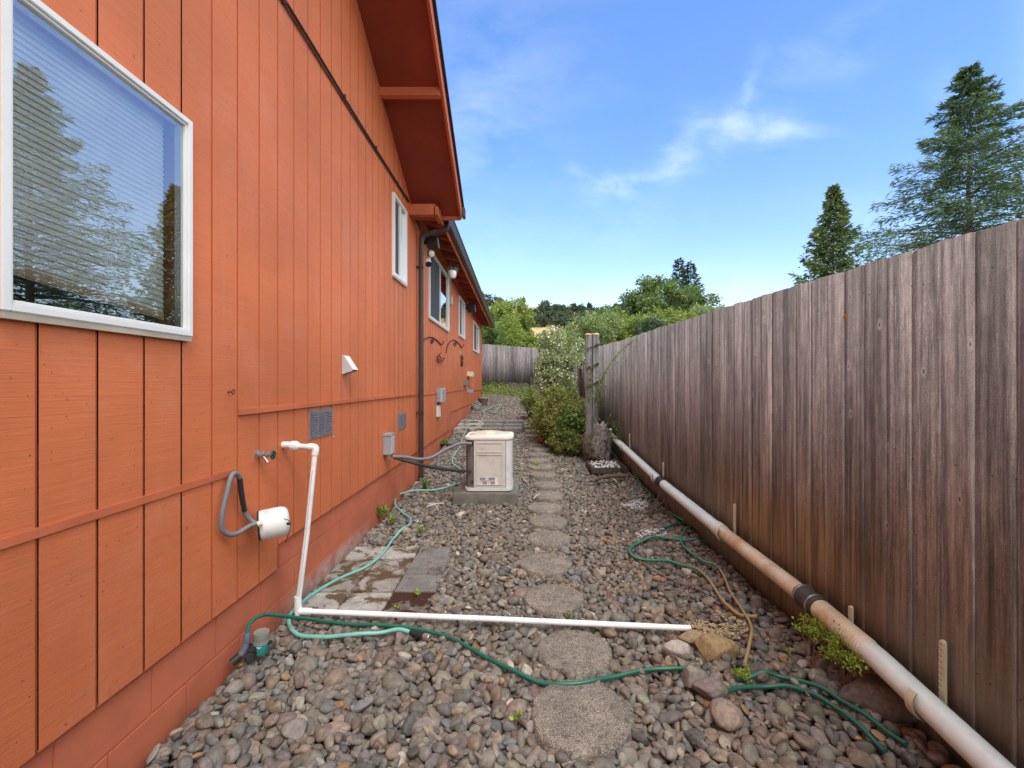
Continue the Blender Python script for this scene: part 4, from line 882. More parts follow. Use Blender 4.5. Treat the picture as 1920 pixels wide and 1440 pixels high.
bm = BM(); tube(bm, [q(866, 650), q(866, 672)], .003, 5); lathe(bm, [(.02, -.12), (.035, -.06), (.045, 0), (.02, .05), (.01, .12)], q(866, 679), (0, 0, 1), 10); lathe(bm, [(.03, 0), (.05, .05), (.02, .12)], q(866, 675), (0, 0, 1), 10); tag(obj('iron_chime', bm, M_iron, smooth=.8), 'small dark bell ornament at the end of a thin string on the farther bracket', 'ornament')
bm = BM()
for k in range(9): c = q(863.5+random.uniform(-1.5, 5), 655+random.uniform(0, 8)); lathe(bm, [(.001, -.008), (.022, 0), (.001, .008)], c, (1, random.uniform(-.5, .5), random.uniform(-.5, .5)), 8)
tag(obj('shell_chime', bm, M_cream), 'cluster of pale shell discs strung under the farther scroll bracket', 'wind chime')

# ------------------------------------------------------------------ fences
def fence(name, label, pts, tops, bots, mat, face=1, bw=(.132, .147)):
    """boards along the polyline pts; tops/bots as functions of distance"""
    vs, fs, cs = [], [], []; n = 0
    segs = [(Vector(a), Vector(b)) for a, b in zip(pts, pts[1:])]; d0 = 0
    for a, b in segs:
        L = (b-a).length; t = (b-a)/L; nm = V(-t.y, t.x, 0)*face; s = 0
        while s < L:
            w_ = random.uniform(*bw); e = min(s+w_, L); gap = .003 if random.random() < .85 else .007
            o = random.uniform(-.002, .002); th_ = .017; z0 = bots(d0+s); z1 = random.uniform(-.004, .004); sl = random.uniform(-.002, .002)
            k = 4; p0 = a+t*(s+gap/2); p1 = a+t*(e-gap/2); tl = random.uniform(-.002, .002)
            cc = [random.random(), random.random(), max(0, random.gauss(.15, .3))]
            # eight columns over the width give the rough top edge some shape
            nc = 6; A = []
            for j in range(nc+1):
                q = p0.lerp(p1, j/nc); zt = tops(d0+s+(e-s)*j/nc)+z1+sl*(j/nc-.5)*2+random.uniform(-.0022, .0022)-(.004 if j in (0, nc) and random.random() < .25 else 0)
                for dd_ in (0, th_): A += [(q.x+nm.x*(o-dd_+tl*j/nc), q.y+nm.y*(o-dd_+tl*j/nc), z0), (q.x+nm.x*(o-dd_+tl*j/nc), q.y+nm.y*(o-dd_+tl*j/nc), zt)]
            vs += A; cs += [cc]*len(A)
            for j in range(nc):
                b0 = n+4*j; fs += [(b0, b0+4, b0+5, b0+1), (b0+2, b0+3, b0+7, b0+6), (b0+1, b0+5, b0+7, b0+3), (b0, b0+2, b0+6, b0+4)]
            b1 = n+4*nc; fs += [(n, n+1, n+3, n+2), (b1, b1+2, b1+3, b1+1)]; n += len(A); s = e
        d0 += L
    me = np_mesh('boards', np.array(vs), np.array(fs), np.array(cs), smooth=False)
    root = thing(name, label, 'fence', (pts[0][0], pts[0][1], bots(0)))
    bo = link_mesh('boards', me, mat, root)
    if name == 'board_fence':
        bm = BM(); y_ = 1.4
        while y_ < 9:
            for h_ in (.30, 1.05, 1.80):
                for dy in (.02, .11):
                    z_ = tops(y_+3)-1.95+h_+random.uniform(-.02, .02); random.random() < .55 and lathe(bm, [(.0032, 0), (.0032, .001)], (pts[0][0]-.0045, y_+dy+random.uniform(-.01, .01), z_), (-1, 0, 0), 8)
            y_ += .142
        tag(obj('nails', bm, M_nail, bo), kind='stuff')
    return root
FT = lambda y: float(np.interp(y, [-4, 1.5, 3, 5.7, 7.7, 10, 14, 23], [2.02, 2.065, 2.11, 2.185, 2.215, 2.30, 2.6, 3.2]))
FB = lambda y: float(np.interp(y, [-4, 1.5, 3, 5.7, 7.7, 10, 14, 23], [-.04, -.04, -.03, .0, .12, .30, .60, 1.2]))
FXR = 1.715
rf = fence('board_fence', 'tall weathered purple-brown board fence running along the right', [V(FXR, -3, 0), V(FXR, 22.75, 0)], lambda s: FT(s-3), lambda s: FB(s-3), MFE, face=1)
bm = BM()
for zz in (.35, 1.1, 1.85):
    for y_ in range(-3, 22, 1):
        vs = bx(bm, FXR+.022, FXR+.06, y_, y_+.999, zz-.10-.045, zz-.10+.045)
        for v_ in vs: v_.co.z += FT(v_.co.y)-2.02+.05
obj('rail', bm, MFG, rf)
for k in range(11):
    y_ = -2.5+2.4*k; bm = BM(); bx(bm, FXR+.062, FXR+.15, y_, y_+.09, FB(y_)-.2, FT(y_)-.05); obj('post', bm, MFG, rf)
ff_ = fence('far_fence', 'grey weathered board fence closing the far end of the yard', [V(-9, 14.0, 0), V(-1.64, 20.0, 0), V(FXR-.01, 22.75, 0)], lambda s: float(np.interp(s, [0, 9.49, 13.9], [3.05, 3.22, 3.17])), lambda s: float(np.interp(s, [0, 9.49, 13.9], [1.0, 1.2, 1.35])), MFG, face=-1)
# dry leaf stuck on the fence
bm = BM(); c = V(1.690, 1.69*F/(1587-CX), 0); c.z = H-(588-CY)*c.y/F
for a in (-25, 10, 40): 
    q_ = V(-.001, math.sin(R(a))*.03, -math.cos(R(a))*.035); s_ = V(0, .006, 0); f = bm.faces.new([bm.verts.new(c), bm.verts.new(c+q_*.5+s_+V(-.006, 0, 0)), bm.verts.new(c+q_), bm.verts.new(c+q_*.5-s_)])
tag(obj('dry_leaf', bm, simple('orange_leaf', (.55, .15, .03), .7)), 'tiny orange dry leaf caught high on the right fence', 'leaf')

# ------------------------------------------------------------------ drain pipe along the fence
PYs = [1.1, 1.70, 2.03, 2.6, 3.64, 5.15, 7.8]; PZs = [.14, .218, .262, .300, .318, .37, .567]
def pp(y): return V(float(np.interp(y, [1, 5.2, 7.8], [1.605, 1.605, 1.60])), y, float(np.interp(y, PYs, PZs)))
def mat_pipe():
    m = NT('stained_drain_pipe'); g_ = m.n('ShaderNodeNewGeometry'); sp = m.n('ShaderNodeSeparateXYZ'); m.l(g_.outputs['Position'], sp.inputs[0]); c = m.coords(src='World')
    n = m.noise(c, 9, 6, .65); yy = m.math('ADD', sp.outputs[1], m.math('MULTIPLY', m.math('SUBTRACT', n, .5), .35))
    a = m.math('MULTIPLY', m.ramp(yy, 1.93, 2.25), m.ramp(yy, 3.72, 3.50)); k = m.mix(m.math('MULTIPLY', a, m.ramp(n, .28, .6, .55, .95)), m.scalecol((.74, .82, .80), m.ramp(n, .3, .7, .92, 1.04)), m.mix(m.ramp(m.noise(c, 5, 4), .4, .65), (.56, .34, .16), (.72, .56, .38)))
    k = m.mix(m.ramp(m.noise(c, 15, 5), .62, .8, 0, .4), k, (.5, .42, .32)); return m.fin(k, .42)
M_dp = mat_pipe()
t = thing('drain_pipe', 'long white drain pipe stained orange in the middle, hung low along the right fence', 'pipe', (1.6, 1.2, .1))
def seg(y0, y1, n=12): return [pp(y) for y in np.linspace(y0, y1, n)]
bm = BM(); tube(bm, seg(5.2, 7.75), .047, 20); obj('far_section', bm, M_dp, t, smooth=.6)
bm = BM(); tube(bm, seg(2.55, 5.1, 16), .049, 24); obj('middle_section', bm, M_dp, t, smooth=.6)
bm = BM(); tube(bm, seg(.9, 2.14, 12), .050, 28); obj('near_section', bm, M_dp, t, smooth=.6)
bm = BM(); ysx = np.linspace(2.10, 2.50, 180); tube(bm, [pp(y) for y in ysx], [.050+.0045*math.sin(2*math.pi*(y-2.1)/.018) for y in ysx], 28); obj('corrugated_section', bm, M_dp, t, smooth=1.2)
bm = BM(); tube(bm, seg(2.44, 2.60, 12), [.053, .059, .061, .061, .057, .057, .060, .062, .062, .059, .055, .052], 24); obj('rubber_boot', bm, M_rubber, t, smooth=.9)
bm = BM(); tube(bm, seg(2.462, 2.474, 2), .0635, 24); obj('hose_clamp', bm, M_brass, t, smooth=.6); bm = BM(); tube(bm, seg(2.565, 2.577, 2), .0645, 24); obj('hose_clamp', bm, M_brass, t, smooth=.6)
bm = BM(); tube(bm, seg(5.08, 5.24, 8), [.054, .060, .060, .056, .056, .060, .060, .05], 20); obj('coupling', bm, M_black, t, smooth=.9)
bm = BM(); tube(bm, seg(3.60, 3.70, 3), .057, 24); obj('collar', bm, M_dp, t, smooth=.6)
bm = BM(); tube(bm, spline([pp(7.75), V(1.585, 7.95, .60), V(1.56, 8.05, .64)], 4), .040, 16); tube(bm, [V(1.58, 7.9, .60), V(1.56, 7.86, .70)], .03, 14); obj('end_fitting', bm, M_white, t, smooth=.6)
def hanger(y, ztop_, label, hook=True):
    t = thing('pipe_hanger', label, 'pipe hanger', (1.69, y, pp(y).z-.07), 'cream perforated straps holding the drain pipe')
    bm = BM(); bx(bm, 1.683, 1.694, y-.011, y+.013, pp(y).z-.02, ztop_-.008)
    prism(bm, [(.012*math.cos(R(a)), .012*math.sin(R(a))) for a in range(0, 181, 20)], lambda p, q_: (q_, y+.001+p[0], ztop_-.008+p[1]), 1.683, 1.694)
    n = max(2, int((ztop_-pp(y).z)/.026))
    for k in range(n):
        z_ = ztop_-.012-k*.024; tube(bm, [V(1.681, y+.001+.0062*math.cos(a), z_+.0062*math.sin(a)) for a in np.linspace(0, 2*math.pi, 11)], .0022, 5, cap=False); bx(bm, 1.680, 1.684, y-.011, y+.013, z_-.0125, z_-.0105)
    s_ = obj('strap', bm, M_cream, t)
    bm = BM()
    for k in range(n): z_ = ztop_-.012-k*.024; lathe(bm, [(.0045, 0), (.0045, .0006)], (1.683, y+.001, z_), (-1, 0, 0), 10)
    obj('hole', bm, M_castd, s_)
    bm = BM(); c = pp(y); pts = [c+V(.064*math.cos(R(a)), -.012, .064*math.sin(R(a))) for a in range(-60, -236, -11)]+[]; pts = [V(1.683, y, c.z-.01), V(1.672, y-.004, c.z-.045)]+pts; P_ = spline(pts, 3)
    for a, b in zip(P_, P_[1:]): 
        m_ = (a+b)/2; d_ = (b-a); L_ = d_.length; ang = math.atan2(d_.z, d_.x); obox(bm, m_, L_/2+.001, .017, .003, (0, -ang, 0))
    if hook: obj('hook', bm, M_cream, t)
    else: bm.free()
hanger(1.815, .470, 'cream perforated hanger strap nearest the camera at the right fence'); hanger(3.58, .545, 'cream hanger strap at the orange-stained part of the drain pipe'); hanger(5.36, .56, 'cream hanger strap by the black pipe coupling'); hanger(7.0, .72, 'cream hanger strap farthest up the fence'); hanger(2.32, .36, 'slim cream hanger strap tip behind the corrugated pipe section', False)

# ------------------------------------------------------------------ hoses
def mat_hose(name, col, fade=None, y0=0, y1=0):
    m = NT(name); c = m.coords(src='World'); k = m.scalecol(col, m.ramp(m.noise(c, 12, 5), .3, .7, .88, 1.12))
    if fade:
        g_ = m.n('ShaderNodeNewGeometry'); sp = m.n('ShaderNodeSeparateXYZ'); m.l(g_.outputs['Position'], sp.inputs[0]); n = m.noise(c, 10, 5, .7)
        k = m.mix(m.ramp(m.math('ADD', sp.outputs[1], m.math('MULTIPLY', m.math('SUBTRACT', n, .5), .5)), y0, y1), k, fade)
    m.bump(m.noise(c, 90, 2), .1, .001); return m.fin(k, .38)
MH_teal = mat_hose('pale_teal_hose', (.16, .42, .35)); MH_dark = mat_hose('dark_green_hose', (.012, .115, .075)); MH_mid = mat_hose('mid_green_hose', (.03, .20, .12), (.36, .26, .12), 3.75, 3.25)
MH_far = mat_hose('faded_teal_hose', (.22, .40, .33))
def hose_path(px, r_, lift=.0, over=None):
    pts = [G(a, b, .02) for a, b in px]; sp = spline(pts, 10); o = []
    for q_ in sp: o.append(V(q_.x, q_.y, hz(q_.x, q_.y, .035)+r_*.75+lift))
    zs = [q_.z for q_ in o]
    for _ in range(24): zs = [zs[0]]+[max((zs[i-1]+zs[i]*2+zs[i+1])/4, zs[i]-.002) if _ < 3 else (zs[i-1]+zs[i]*2+zs[i+1])/4 for i in range(1, len(zs)-1)]+[zs[-1]]
    return [V(q_.x, q_.y, z) for q_, z in zip(o, zs)]
# pale hose
path = hose_path([(772,1183),(740,1181),(690,1188),(640,1191),(595,1191),(560,1187),(543,1172),(545,1150),(562,1130),(600,1102),(645,1078),(685,1060),(715,1036),(738,1008),(758,990),(769,976),(768,966),(752,955),(741,944),(745,928),(765,919),(800,916),(835,910),(868,899)], .0115)
t = thing('garden_hose', 'pale teal garden hose winding from the pavers towards the air conditioner', 'hose', path[0])
bm = BM(); tube(bm, path, .0118, 12); obj('tube', bm, MH_teal, t, smooth=.8)
e0, e1 = path[0], G(806, 1190, .035); e1.z = e0.z+.004; d = (e1-e0); L_ = d.length
bm = BM(); n = 40; tube(bm, [e0+d*(k/n)*.72-d*.06 for k in range(n+1)], [.0165+.0022*(1 if k % 3 else -1) for k in range(n+1)], 16); obj('sleeve', bm, M_black, t, smooth=.4)
bm = BM(); lathe(bm, [(.0175, L_*.68), (.0175, L_*.74), (.0195, L_*.75), (.0195, L_*.98), (.0175, L_*1.0), (.014, L_*.99), (.012, L_*.80)], e0, d, 18); obj('coupling', bm, M_brass, t, smooth=.4)
path = hose_path([(872,884),(856,872),(848,866),(851,852),(862,836),(868,818),(880,801),(897,792),(905,783),(909,775),(906,769),(920,763),(936,757),(939,752),(928,745),(918,741)], .0115, .01)
bm = BM(); tube(bm, path, .0125, 10); tag(obj('garden_hose', bm, MH_far, smooth=.8), 'far faded teal hose curling over the slabs behind the air conditioner', 'hose')
# dark hose with splitter and timer
pa = [P(463, 1190, 2.42), P(466, 1174, 2.47), P(478, 1160, 2.53), P(500, 1152, 2.60), P(530, 1155, 2.66)]
path = pa+hose_path([(580,1161),(650,1167),(720,1171),(790,1177),(840,1190),(890,1216),(945,1247),(1000,1268),(1050,1277),(1100,1275),(1160,1260),(1220,1249),(1270,1249),(1300,1256),(1322,1270),(1340,1290)], .0108)
t = thing('garden_hose', 'long dark green hose sweeping in front of the white pipe across the stones', 'hose', path[10])
path = spline(path[:5], 6)+path[6:]
bm = BM(); tube(bm, path, .0108, 12); obj('tube', bm, MH_dark, t, smooth=.8)
path[-1].z -= .03
bm = BM(); q0 = P(463, 1189, 2.42); lathe(bm, [(.017, 0), (.019, .01), (.017, .04), (.012, .05)], q0-V(0, 0, .045), (.05, 0, 1), 14); tube(bm, spline([q0-V(0, 0, .04), q0-V(.01, .01, .08), q0-V(.03, .03, .11)], 4), .017, 12); obj('splitter', bm, M_bluegrey, t, smooth=.5)
bm = BM(); tube(bm, [q0-V(.022, .02, .10), q0-V(.05, .05, .125)], .021, 12); tube(bm, [q0-V(-.01, 0, .09), q0-V(-.05, 0, .085)], .018, 12); lathe(bm, [(.02, 0), (.024, .006), (.024, .03), (.02, .035)], q0-V(-.02, .02, .11), (.6, -.6, .2), 14); obj('knob', bm, M_black, t, smooth=.5)
for xy, lab in (([(1380,1268),(1410,1266),(1450,1267),(1495,1279),(1540,1299),(1590,1330),(1640,1362),(1700,1405)], 'upper of two dark green hose strands leaving at bottom right'), ([(1352,1296),(1385,1285),(1430,1281),(1475,1286),(1520,1305),(1570,1336),(1620,1375),(1660,1415)], 'lower of two dark green hose strands leaving at bottom right')):
    bm = BM(); tube(bm, hose_path(xy, .0105), .0105, 12); tag(obj('garden_hose', bm, MH_dark, smooth=.8), lab, 'hose')
bm = BM(); tube(bm, hose_path([(1345,1012),(1320,1021),(1290,1021),(1260,1013),(1225,1012),(1195,1017),(1181,1029),(1188,1041),(1215,1046),(1255,1053),(1290,1065),(1320,1083),(1340,1106),(1360,1136),(1385,1154),(1420,1164)], .0105, .004), .0112, 12)
tag(obj('garden_hose', bm, MH_mid, smooth=.8), 'green hose looping out from the fence and fading to tan at its tip', 'hose')
bm = BM(); tube(bm, hose_path([(1252,966),(1275,974),(1295,983),(1290,996),(1277,1012),(1279,1025),(1300,1045),(1315,1058),(1340,1068),(1358,1090),(1372,1120),(1392,1150),(1405,1170),(1410,1190),(1404,1215),(1396,1245)], .009, .012), .0092, 10)
tag(obj('garden_hose', bm, MH_mid, smooth=.8), 'thinner green and tan hose snaking down beside the loop towards the brown rock', 'hose')
bm = BM(); tube(bm, hose_path([(1246,993),(1270,986),(1292,982),(1318,985)], .0105, .006), .011, 10); tag(obj('garden_hose', bm, MH_dark, smooth=.8), 'short dark green hose end above the loop beside the drain pipe', 'hose')
bm = BM(); tube(bm, hose_path([(1188,886),(1196,900),(1204,914),(1214,922),(1221,932),(1219,945)], .010, .006), .0105, 10); tag(obj('garden_hose', bm, MH_dark, smooth=.8), 'small dark green hose piece between the white pebble box and the twigs', 'hose')
bm = BM(); tube(bm, hose_path([(1246,994),(1232,1004),(1210,1014),(1195,1020),(1190,1042),(1215,1062),(1260,1085),(1300,1103),(1330,1120)], .004, .008), .0035, 6); tag(obj('drip_line', bm, M_flash, smooth=.8), 'thin dark drip line lying across the stones beside the green loop', 'drip line')
# timer
c = P(489, 1196, 2.46); t = thing('hose_timer', 'round teal and olive-grey hose timer with a white zigzag mark by the foundation', 'hose timer', V(c.x, c.y, .04))
bm = BM(); lathe(bm, [(.036, 0), (.038, .004), (.038, .055), (.036, .060)], V(c.x, c.y, .045), (.05, -.02, 1), 28); bd = obj('body', bm, M_teal, t, smooth=.5)
bm = BM(); lathe(bm, [(.040, .061), (.041, .068), (.039, .070), (.040, .103), (.038, .112), (.030, .110), (.001, .106)], V(c.x, c.y, .045), (.05, -.02, 1), 28); obj('dial', bm, M_timer, t, smooth=.4)
bm = BM(); lathe(bm, [(.0385, .056), (.0405, .060), (.0385, .064)], V(c.x, c.y, .045), (.05, -.02, 1), 28); obj('band', bm, M_greylid, t, smooth=.5)
bm = BM(); zig = [(-.9, .018), (-.62, .032), (-.38, .018), (-.05, .050), (.25, .042), (.55, .050)]
def cy(a, z): return V(c.x+.0388*math.sin(a)+.002, c.y-.0388*math.cos(a), .045+z)
for (a0_, z0_), (a1_, z1_) in zip(zig, zig[1:]):
    for k in range(5):
        ta, tb = k/5, (k+1)/5; a, b = a0_+(a1_-a0_)*ta, a0_+(a1_-a0_)*tb; za, zb = z0_+(z1_-z0_)*ta, z0_+(z1_-z0_)*tb
        bm.faces.new([bm.verts.new(cy(a, za-.005)), bm.verts.new(cy(b, zb-.005)), bm.verts.new(cy(b, zb+.005)), bm.verts.new(cy(a, za+.005))])
obj('mark', bm, M_stickw, bd)
bm = BM(); tube(bm, [V(c.x-.02, c.y, .075), V(c.x-.07, c.y-.01, .078)], [.015, .018], 12); tube(bm, [V(c.x+.03, c.y+.005, .09), V(c.x+.055, c.y+.005, .098)], .010, 10); obj('inlet', bm, M_black, t, smooth=.5)

# ------------------------------------------------------------------ special rocks
def rock(name, label, px, py, sx_, sy_, sz_, col, sink=.35, seed=0, sub=4, rot=0, jag=.10):
    global rng
    r0 = np.random.default_rng(seed); vs = ICO[sub][0].copy(); r_ = np.ones(len(vs))
    for k in range(7): r_ += jag*.55*np.sin(vs@(r0.normal(0, 1.8, 3))+r0.uniform(0, 6.28))
    for k in range(9): r_ += jag*.12*np.sin(vs@(r0.normal(0, 6, 3))+r0.uniform(0, 6.28))
    o = vs*r_[:, None]
    for k in range(4):
        n = r0.normal(0, 1, 3); n /= np.linalg.norm(n); t_ = o@n; o -= (np.clip(t_-.72, 0, None)*.85)[:, None]*n
    o *= np.array([sx_, sy_, sz_]); ca, sa = math.cos(rot), math.sin(rot); o = o@np.array([[ca,sa,0],[-sa,ca,0],[0,0,1]])
    p = G(px, py, .03); zc = hz(p.x, p.y, .04)+sz_*(1-sink)-sz_*.35
    return tag(link_mesh(name, np_mesh(name, o+np.array([p.x, p.y, zc]), ICO[sub][1], np.array(col)), MR), label, 'rock')
rock('boulder', 'ochre-brown angular boulder right of the white pipe end', 1343, 1212, .115, .085, .075, (.30, .205, .105), .3, 3)
rock('boulder', 'pale pinkish-grey wedge rock left of the ochre boulder', 1272, 1212, .085, .065, .04, (.40, .35, .31), .2, 5)
rock('boulder', 'flat tan rock tucked behind the ochre boulder', 1303, 1190, .085, .055, .035, (.30, .22, .13), .2, 8)
rock('boulder', 'dark mossy boulder sunk below the drain pipe at bottom right', 1655, 1318, .20, .13, .10, (.115, .092, .078), .55, 12, jag=.16)
rock('boulder', 'big smooth brown cobble with a flat face near the bottom right', 1358, 1336, .068, .075, .05, (.27, .21, .165), .2, 21)
rock('boulder', 'large rounded dark brown cobble behind the flat brown cobble', 1332, 1290, .075, .06, .045, (.19, .155, .135), .1, 22)
rock('boulder', 'grey upright cobble at the end of the dark green hose', 1302, 1272, .062, .05, .06, (.22, .20, .175), .1, 23)
# fine patches
def patch(name, label, cx_, cy_, rx, ry, n, s0, s1, cols, lift=.0, kind='stuff'):
    p = G(cx_, cy_); vs, fs, cs, of = [], [], [], 0
    for _ in range(n):
        a = rng.uniform(0, 6.28); q_ = rng.random()**.6; x = p.x+rx*q_*math.cos(a); y = p.y+ry*q_*math.sin(a); s_ = rng.uniform(s0, s1)
        v_ = SH[2][rng.integers(0, 48)]*np.array([s_, s_*.8, s_*.6]); v_ = v_@rotm(rng.uniform(0, 3), *rng.uniform(-.4, .4, 2)).T+np.array([x, y, hz(x, y, .012)+s_*.3+lift]); vs.append(v_); fs.append(ICO[2][1]+of); of += len(v_)
        cs.append(np.repeat((np.array(cols[rng.integers(0, len(cols))])*rng.uniform(.85, 1.15))[None, :], len(v_), 0))
    tag(link_mesh(name, np_mesh(name, np.vstack(vs), np.vstack(fs), np.vstack(cs)), MR), label, 'gravel', kind=kind)
patch('fine_gravel', 'small patch of white crushed gravel left of the dead twigs', 1190, 946, .17, .16, 420, .005, .012, [(.55, .55, .56), (.62, .62, .62), (.45, .45, .46)])
patch('fine_gravel', 'small patch of white crushed gravel above the green hose loop', 1222, 1003, .15, .13, 330, .005, .011, [(.55, .55, .56), (.6, .6, .6)])
patch('fine_gravel', 'tan crushed gravel behind the ochre boulder', 1345, 1178, .20, .12, 700, .004, .012, [(.40, .30, .18), (.45, .36, .24), (.30, .22, .14)])
# debris of twigs on pebbles
for k, (a, b, c_, d_, lab) in enumerate(((800, 950, 832, 943, 'thin white stick lying in front of the air conditioner pad'), (812, 944, 822, 956, 'short pale twig crossing the white stick'), (1000, 935, 1012, 926, 'thin white straw beside a stepping stone'))):
    bm = BM(); q0, q1 = G(a, b, .04), G(c_, d_, .04); tube(bm, [q0, q0.lerp(q1, .5)+V(0, .01, .01), q1], .004, 6); tag(obj('stick', bm, M_white), lab, 'stick')

# ------------------------------------------------------------------ wooden frame with white pebbles
t = thing('wooden_frame', 'low brown timber frame holding white pebbles at the foot of the post', 'planter frame', (1.34, 7.26, g(7.2)))
bz = g(7.2)-.03
for x0, x1, y0, y1 in ((1.10, 1.66, 6.93, 6.975), (1.10, 1.66, 7.565, 7.61), (1.10, 1.145, 6.976, 7.564), (1.615, 1.66, 6.976, 7.564)):
    bm = BM(); bx(bm, x0, x1, y0, y1, bz, bz+.085); obj('board', bm, M_frame, t, bevel=.004)
bm = BM(); bx(bm, 1.146, 1.614, 6.976, 7.564, bz-.02, bz+.03); obj('bed', bm, MSOIL, t)
for k in range(95):
    x, y = rng.uniform(1.17, 1.60), rng.uniform(7.03, 7.55); s_ = rng.uniform(.018, .03)
    v_ = (SH[2][k % 48]*np.array([s_, s_*.8, s_*.65]))@rotm(rng.uniform(0, 3), *rng.uniform(-.4, .4, 2)).T+np.array([x, y, bz+.045+s_*.5+rng.uniform(0, .035)])
    tag(link_mesh('white_pebble', np_mesh('white_pebble', v_, ICO[2][1], np.array((.66, .65, .62))*rng.uniform(.85, 1.1)), MR), 'small rounded white pebble piled in the wooden frame', 'pebble', 'white pebbles in the timber frame')
bm = BM(); p = G(1146, 896, .05); tube(bm, [p, p+V(.03, -.1, -.01), p+V(.05, -.16, -.02)], [.022, .010, .006], 8); tag(obj('drip_emitter', bm, simple('dull_yellow_plastic', (.55, .48, .12), .5)), 'dull yellow plastic drip emitter in front of the timber frame', 'drip emitter')
# driftwood lying in front
bm = BM(); a, b = G(1108, 902, .05), G(1172, 893, .06); tube(bm, spline([a, a.lerp(b, .3)+V(0, .02, .02), a.lerp(b, .6)+V(0, -.02, .035), b], 6), [.02+.016*math.sin(k*.5)**2 for k in range(19)], 10); tag(obj('driftwood', bm, simple('brown_driftwood', (.14, .105, .085), .9, var=.4, bump=1, bs=30), smooth=1), 'dark brown driftwood branch lying in front of the timber frame', 'driftwood')
r9 = np.random.default_rng(77); n = 1500; A = np.stack([r9.uniform(-1.45, 1.66, n), 1.45+r9.random(n)**1.5*8, np.zeros(n)], 1); w9 = (A[:, 0] > .6) | (r9.random(n) < .35); A = A[w9]
A = np.array([[x, y, hz(x, y, .008)+.003] for x, y, z in A if not blocked[min(nyg-1, int((y-RY0)/CELL)), min(nxg-1, int((x-RX0)/CELL))]])
LITTER = A
# dead twigs
p = G(1228, 968); t = thing('dead_plant', 'clump of dead brown twigs standing left of the drain pipe', 'dead plant', p)
bm = BM(); rt = random.Random(4)
for k in range(34):
    a = rt.uniform(0, 6.28); l_ = rt.uniform(.05, .13); q0 = p+V(rt.uniform(-.05, .05), rt.uniform(-.05, .05), .0); q1 = q0+V(l_*.5*math.cos(a), l_*.5*math.sin(a), l_*.6); q2 = q1+V(l_*.5*math.cos(a+1.2), l_*.4*math.sin(a+1), rt.uniform(-.04, .04)); tube(bm, [q0, q1, q2], [.005, .004, .0015], 5)
for dx, dz_, br in ((-.02, .26, .06), (.12, .16, .0), (.02, .22, .09), (.14, .13, .01)):
    q0 = p+V(dx*.6, 0, 0); tube(bm, spline([q0, q0+V(dx*.3, .02, dz_*.4), q0+V(dx*.5+br, .02, dz_*.75), q0+V(dx*.4+br*1.3, .03, dz_)], 4), np.linspace(.011, .005, 13), 6)
obj('twigs', bm, M_twig, t)

# ------------------------------------------------------------------ post, stump, pot, far bits
t = thing('twin_post', 'weathered grey double post with iron bolts and fungus-capped tops beside the shrub', 'post', (1.26, 7.95, .2))
def irr_post(x, y, w_, z0, z1, lean=0):
    me_v, cs = [], []
    bm = BM(); n = 14; rings = []
    for k in range(n):
        z_ = z0+(z1-z0)*k/(n-1); s_ = 1+.05*math.sin(k*1.7+x*9); c_ = V(x+lean*k/(n-1), y, z_)
        rings.append([bm.verts.new(c_+V(a*w_/2*s_, b*w_/2*s_, 0)) for a, b in ((-1,-.75),(-.75,-1),(.75,-1),(1,-.75),(1,.75),(.75,1),(-.75,1),(-1,.75))])
    for a, b in zip(rings, rings[1:]):
        for k in range(8): bm.faces.new((a[k], a[(k+1)%8], b[(k+1)%8], b[k]))
    bm.faces.new(rings[0][::-1]); bm.faces.new(rings[-1]); return bm
for x, w_, z1, l_ in ((1.195, .105, 2.325, .0), (1.30, .105, 2.33, .02)):
    o = obj('post', irr_post(x+(.045 if x > 1.25 else 0)*0, 7.95, w_, .15, z1, l_+.0), M_post, t, smooth=.6)
    bm = BM(); lathe(bm, [(.055, 0), (.066, .012), (.060, .028), (.035, .038), (.001, .042)], (x+l_, 7.95, z1), (0, 0, 1), 18); obj('post_cap', bm, M_cap, o, smooth=.8)
for z_ in (2.13, 1.80, 1.48):
    bm = BM(); tube(bm, [V(1.335, 7.88, z_+.03), V(1.15, 7.86, z_-.045)], .012, 8); lathe(bm, [(.02, 0), (.02, .03)], V(1.33, 7.87, z_+.03), (.9, 0, .35), 8); obj('bolt', bm, M_flash, t)
p = V(1.37, 7.70, g(7.7)); t2 = None
vs = ICO[4][0].copy(); r0 = np.random.default_rng(5); rr_ = np.ones(len(vs))
for k in range(10): rr_ += .07*np.sin(vs@(r0.normal(0, 1, 3)*np.array([7, 7, 1.2]))+r0.uniform(0, 6))
o = vs*rr_[:, None]*np.array([.145, .12, .36]); o[:, 0] += .02*np.sin(o[:, 2]*9); o += np.array([1.36, 7.70, g(7.7)+.25])
tag(link_mesh('driftwood_stump', np_mesh('driftwood_stump', o, ICO[4][1]), M_drift), 'upright grey driftwood stump against the base of the double post', 'stump')
o = vs*rr_[::-1][:, None]*np.array([.08, .09, .27])+np.array([1.155, 7.72, g(7.7)+.20]); tag(link_mesh('driftwood_stump', np_mesh('driftwood_stump', o, ICO[4][1]), M_bark), 'dark hollow brown driftwood chunk left of the grey stump', 'stump')
bm = BM(); lathe(bm, [(.10, 0), (.115, .09), (.122, .092), (.122, .11), (.108, .112), (.106, .095), (.001, .093)], V(1.51, 7.85, g(7.85)-.02), (0, 0, 1), 28); tag(obj('valve_cover', bm, simple('dark_green_plastic', (.02, .11, .08), .45), smooth=.5), 'round dark green irrigation box between the stump and the drain pipe', 'valve box')
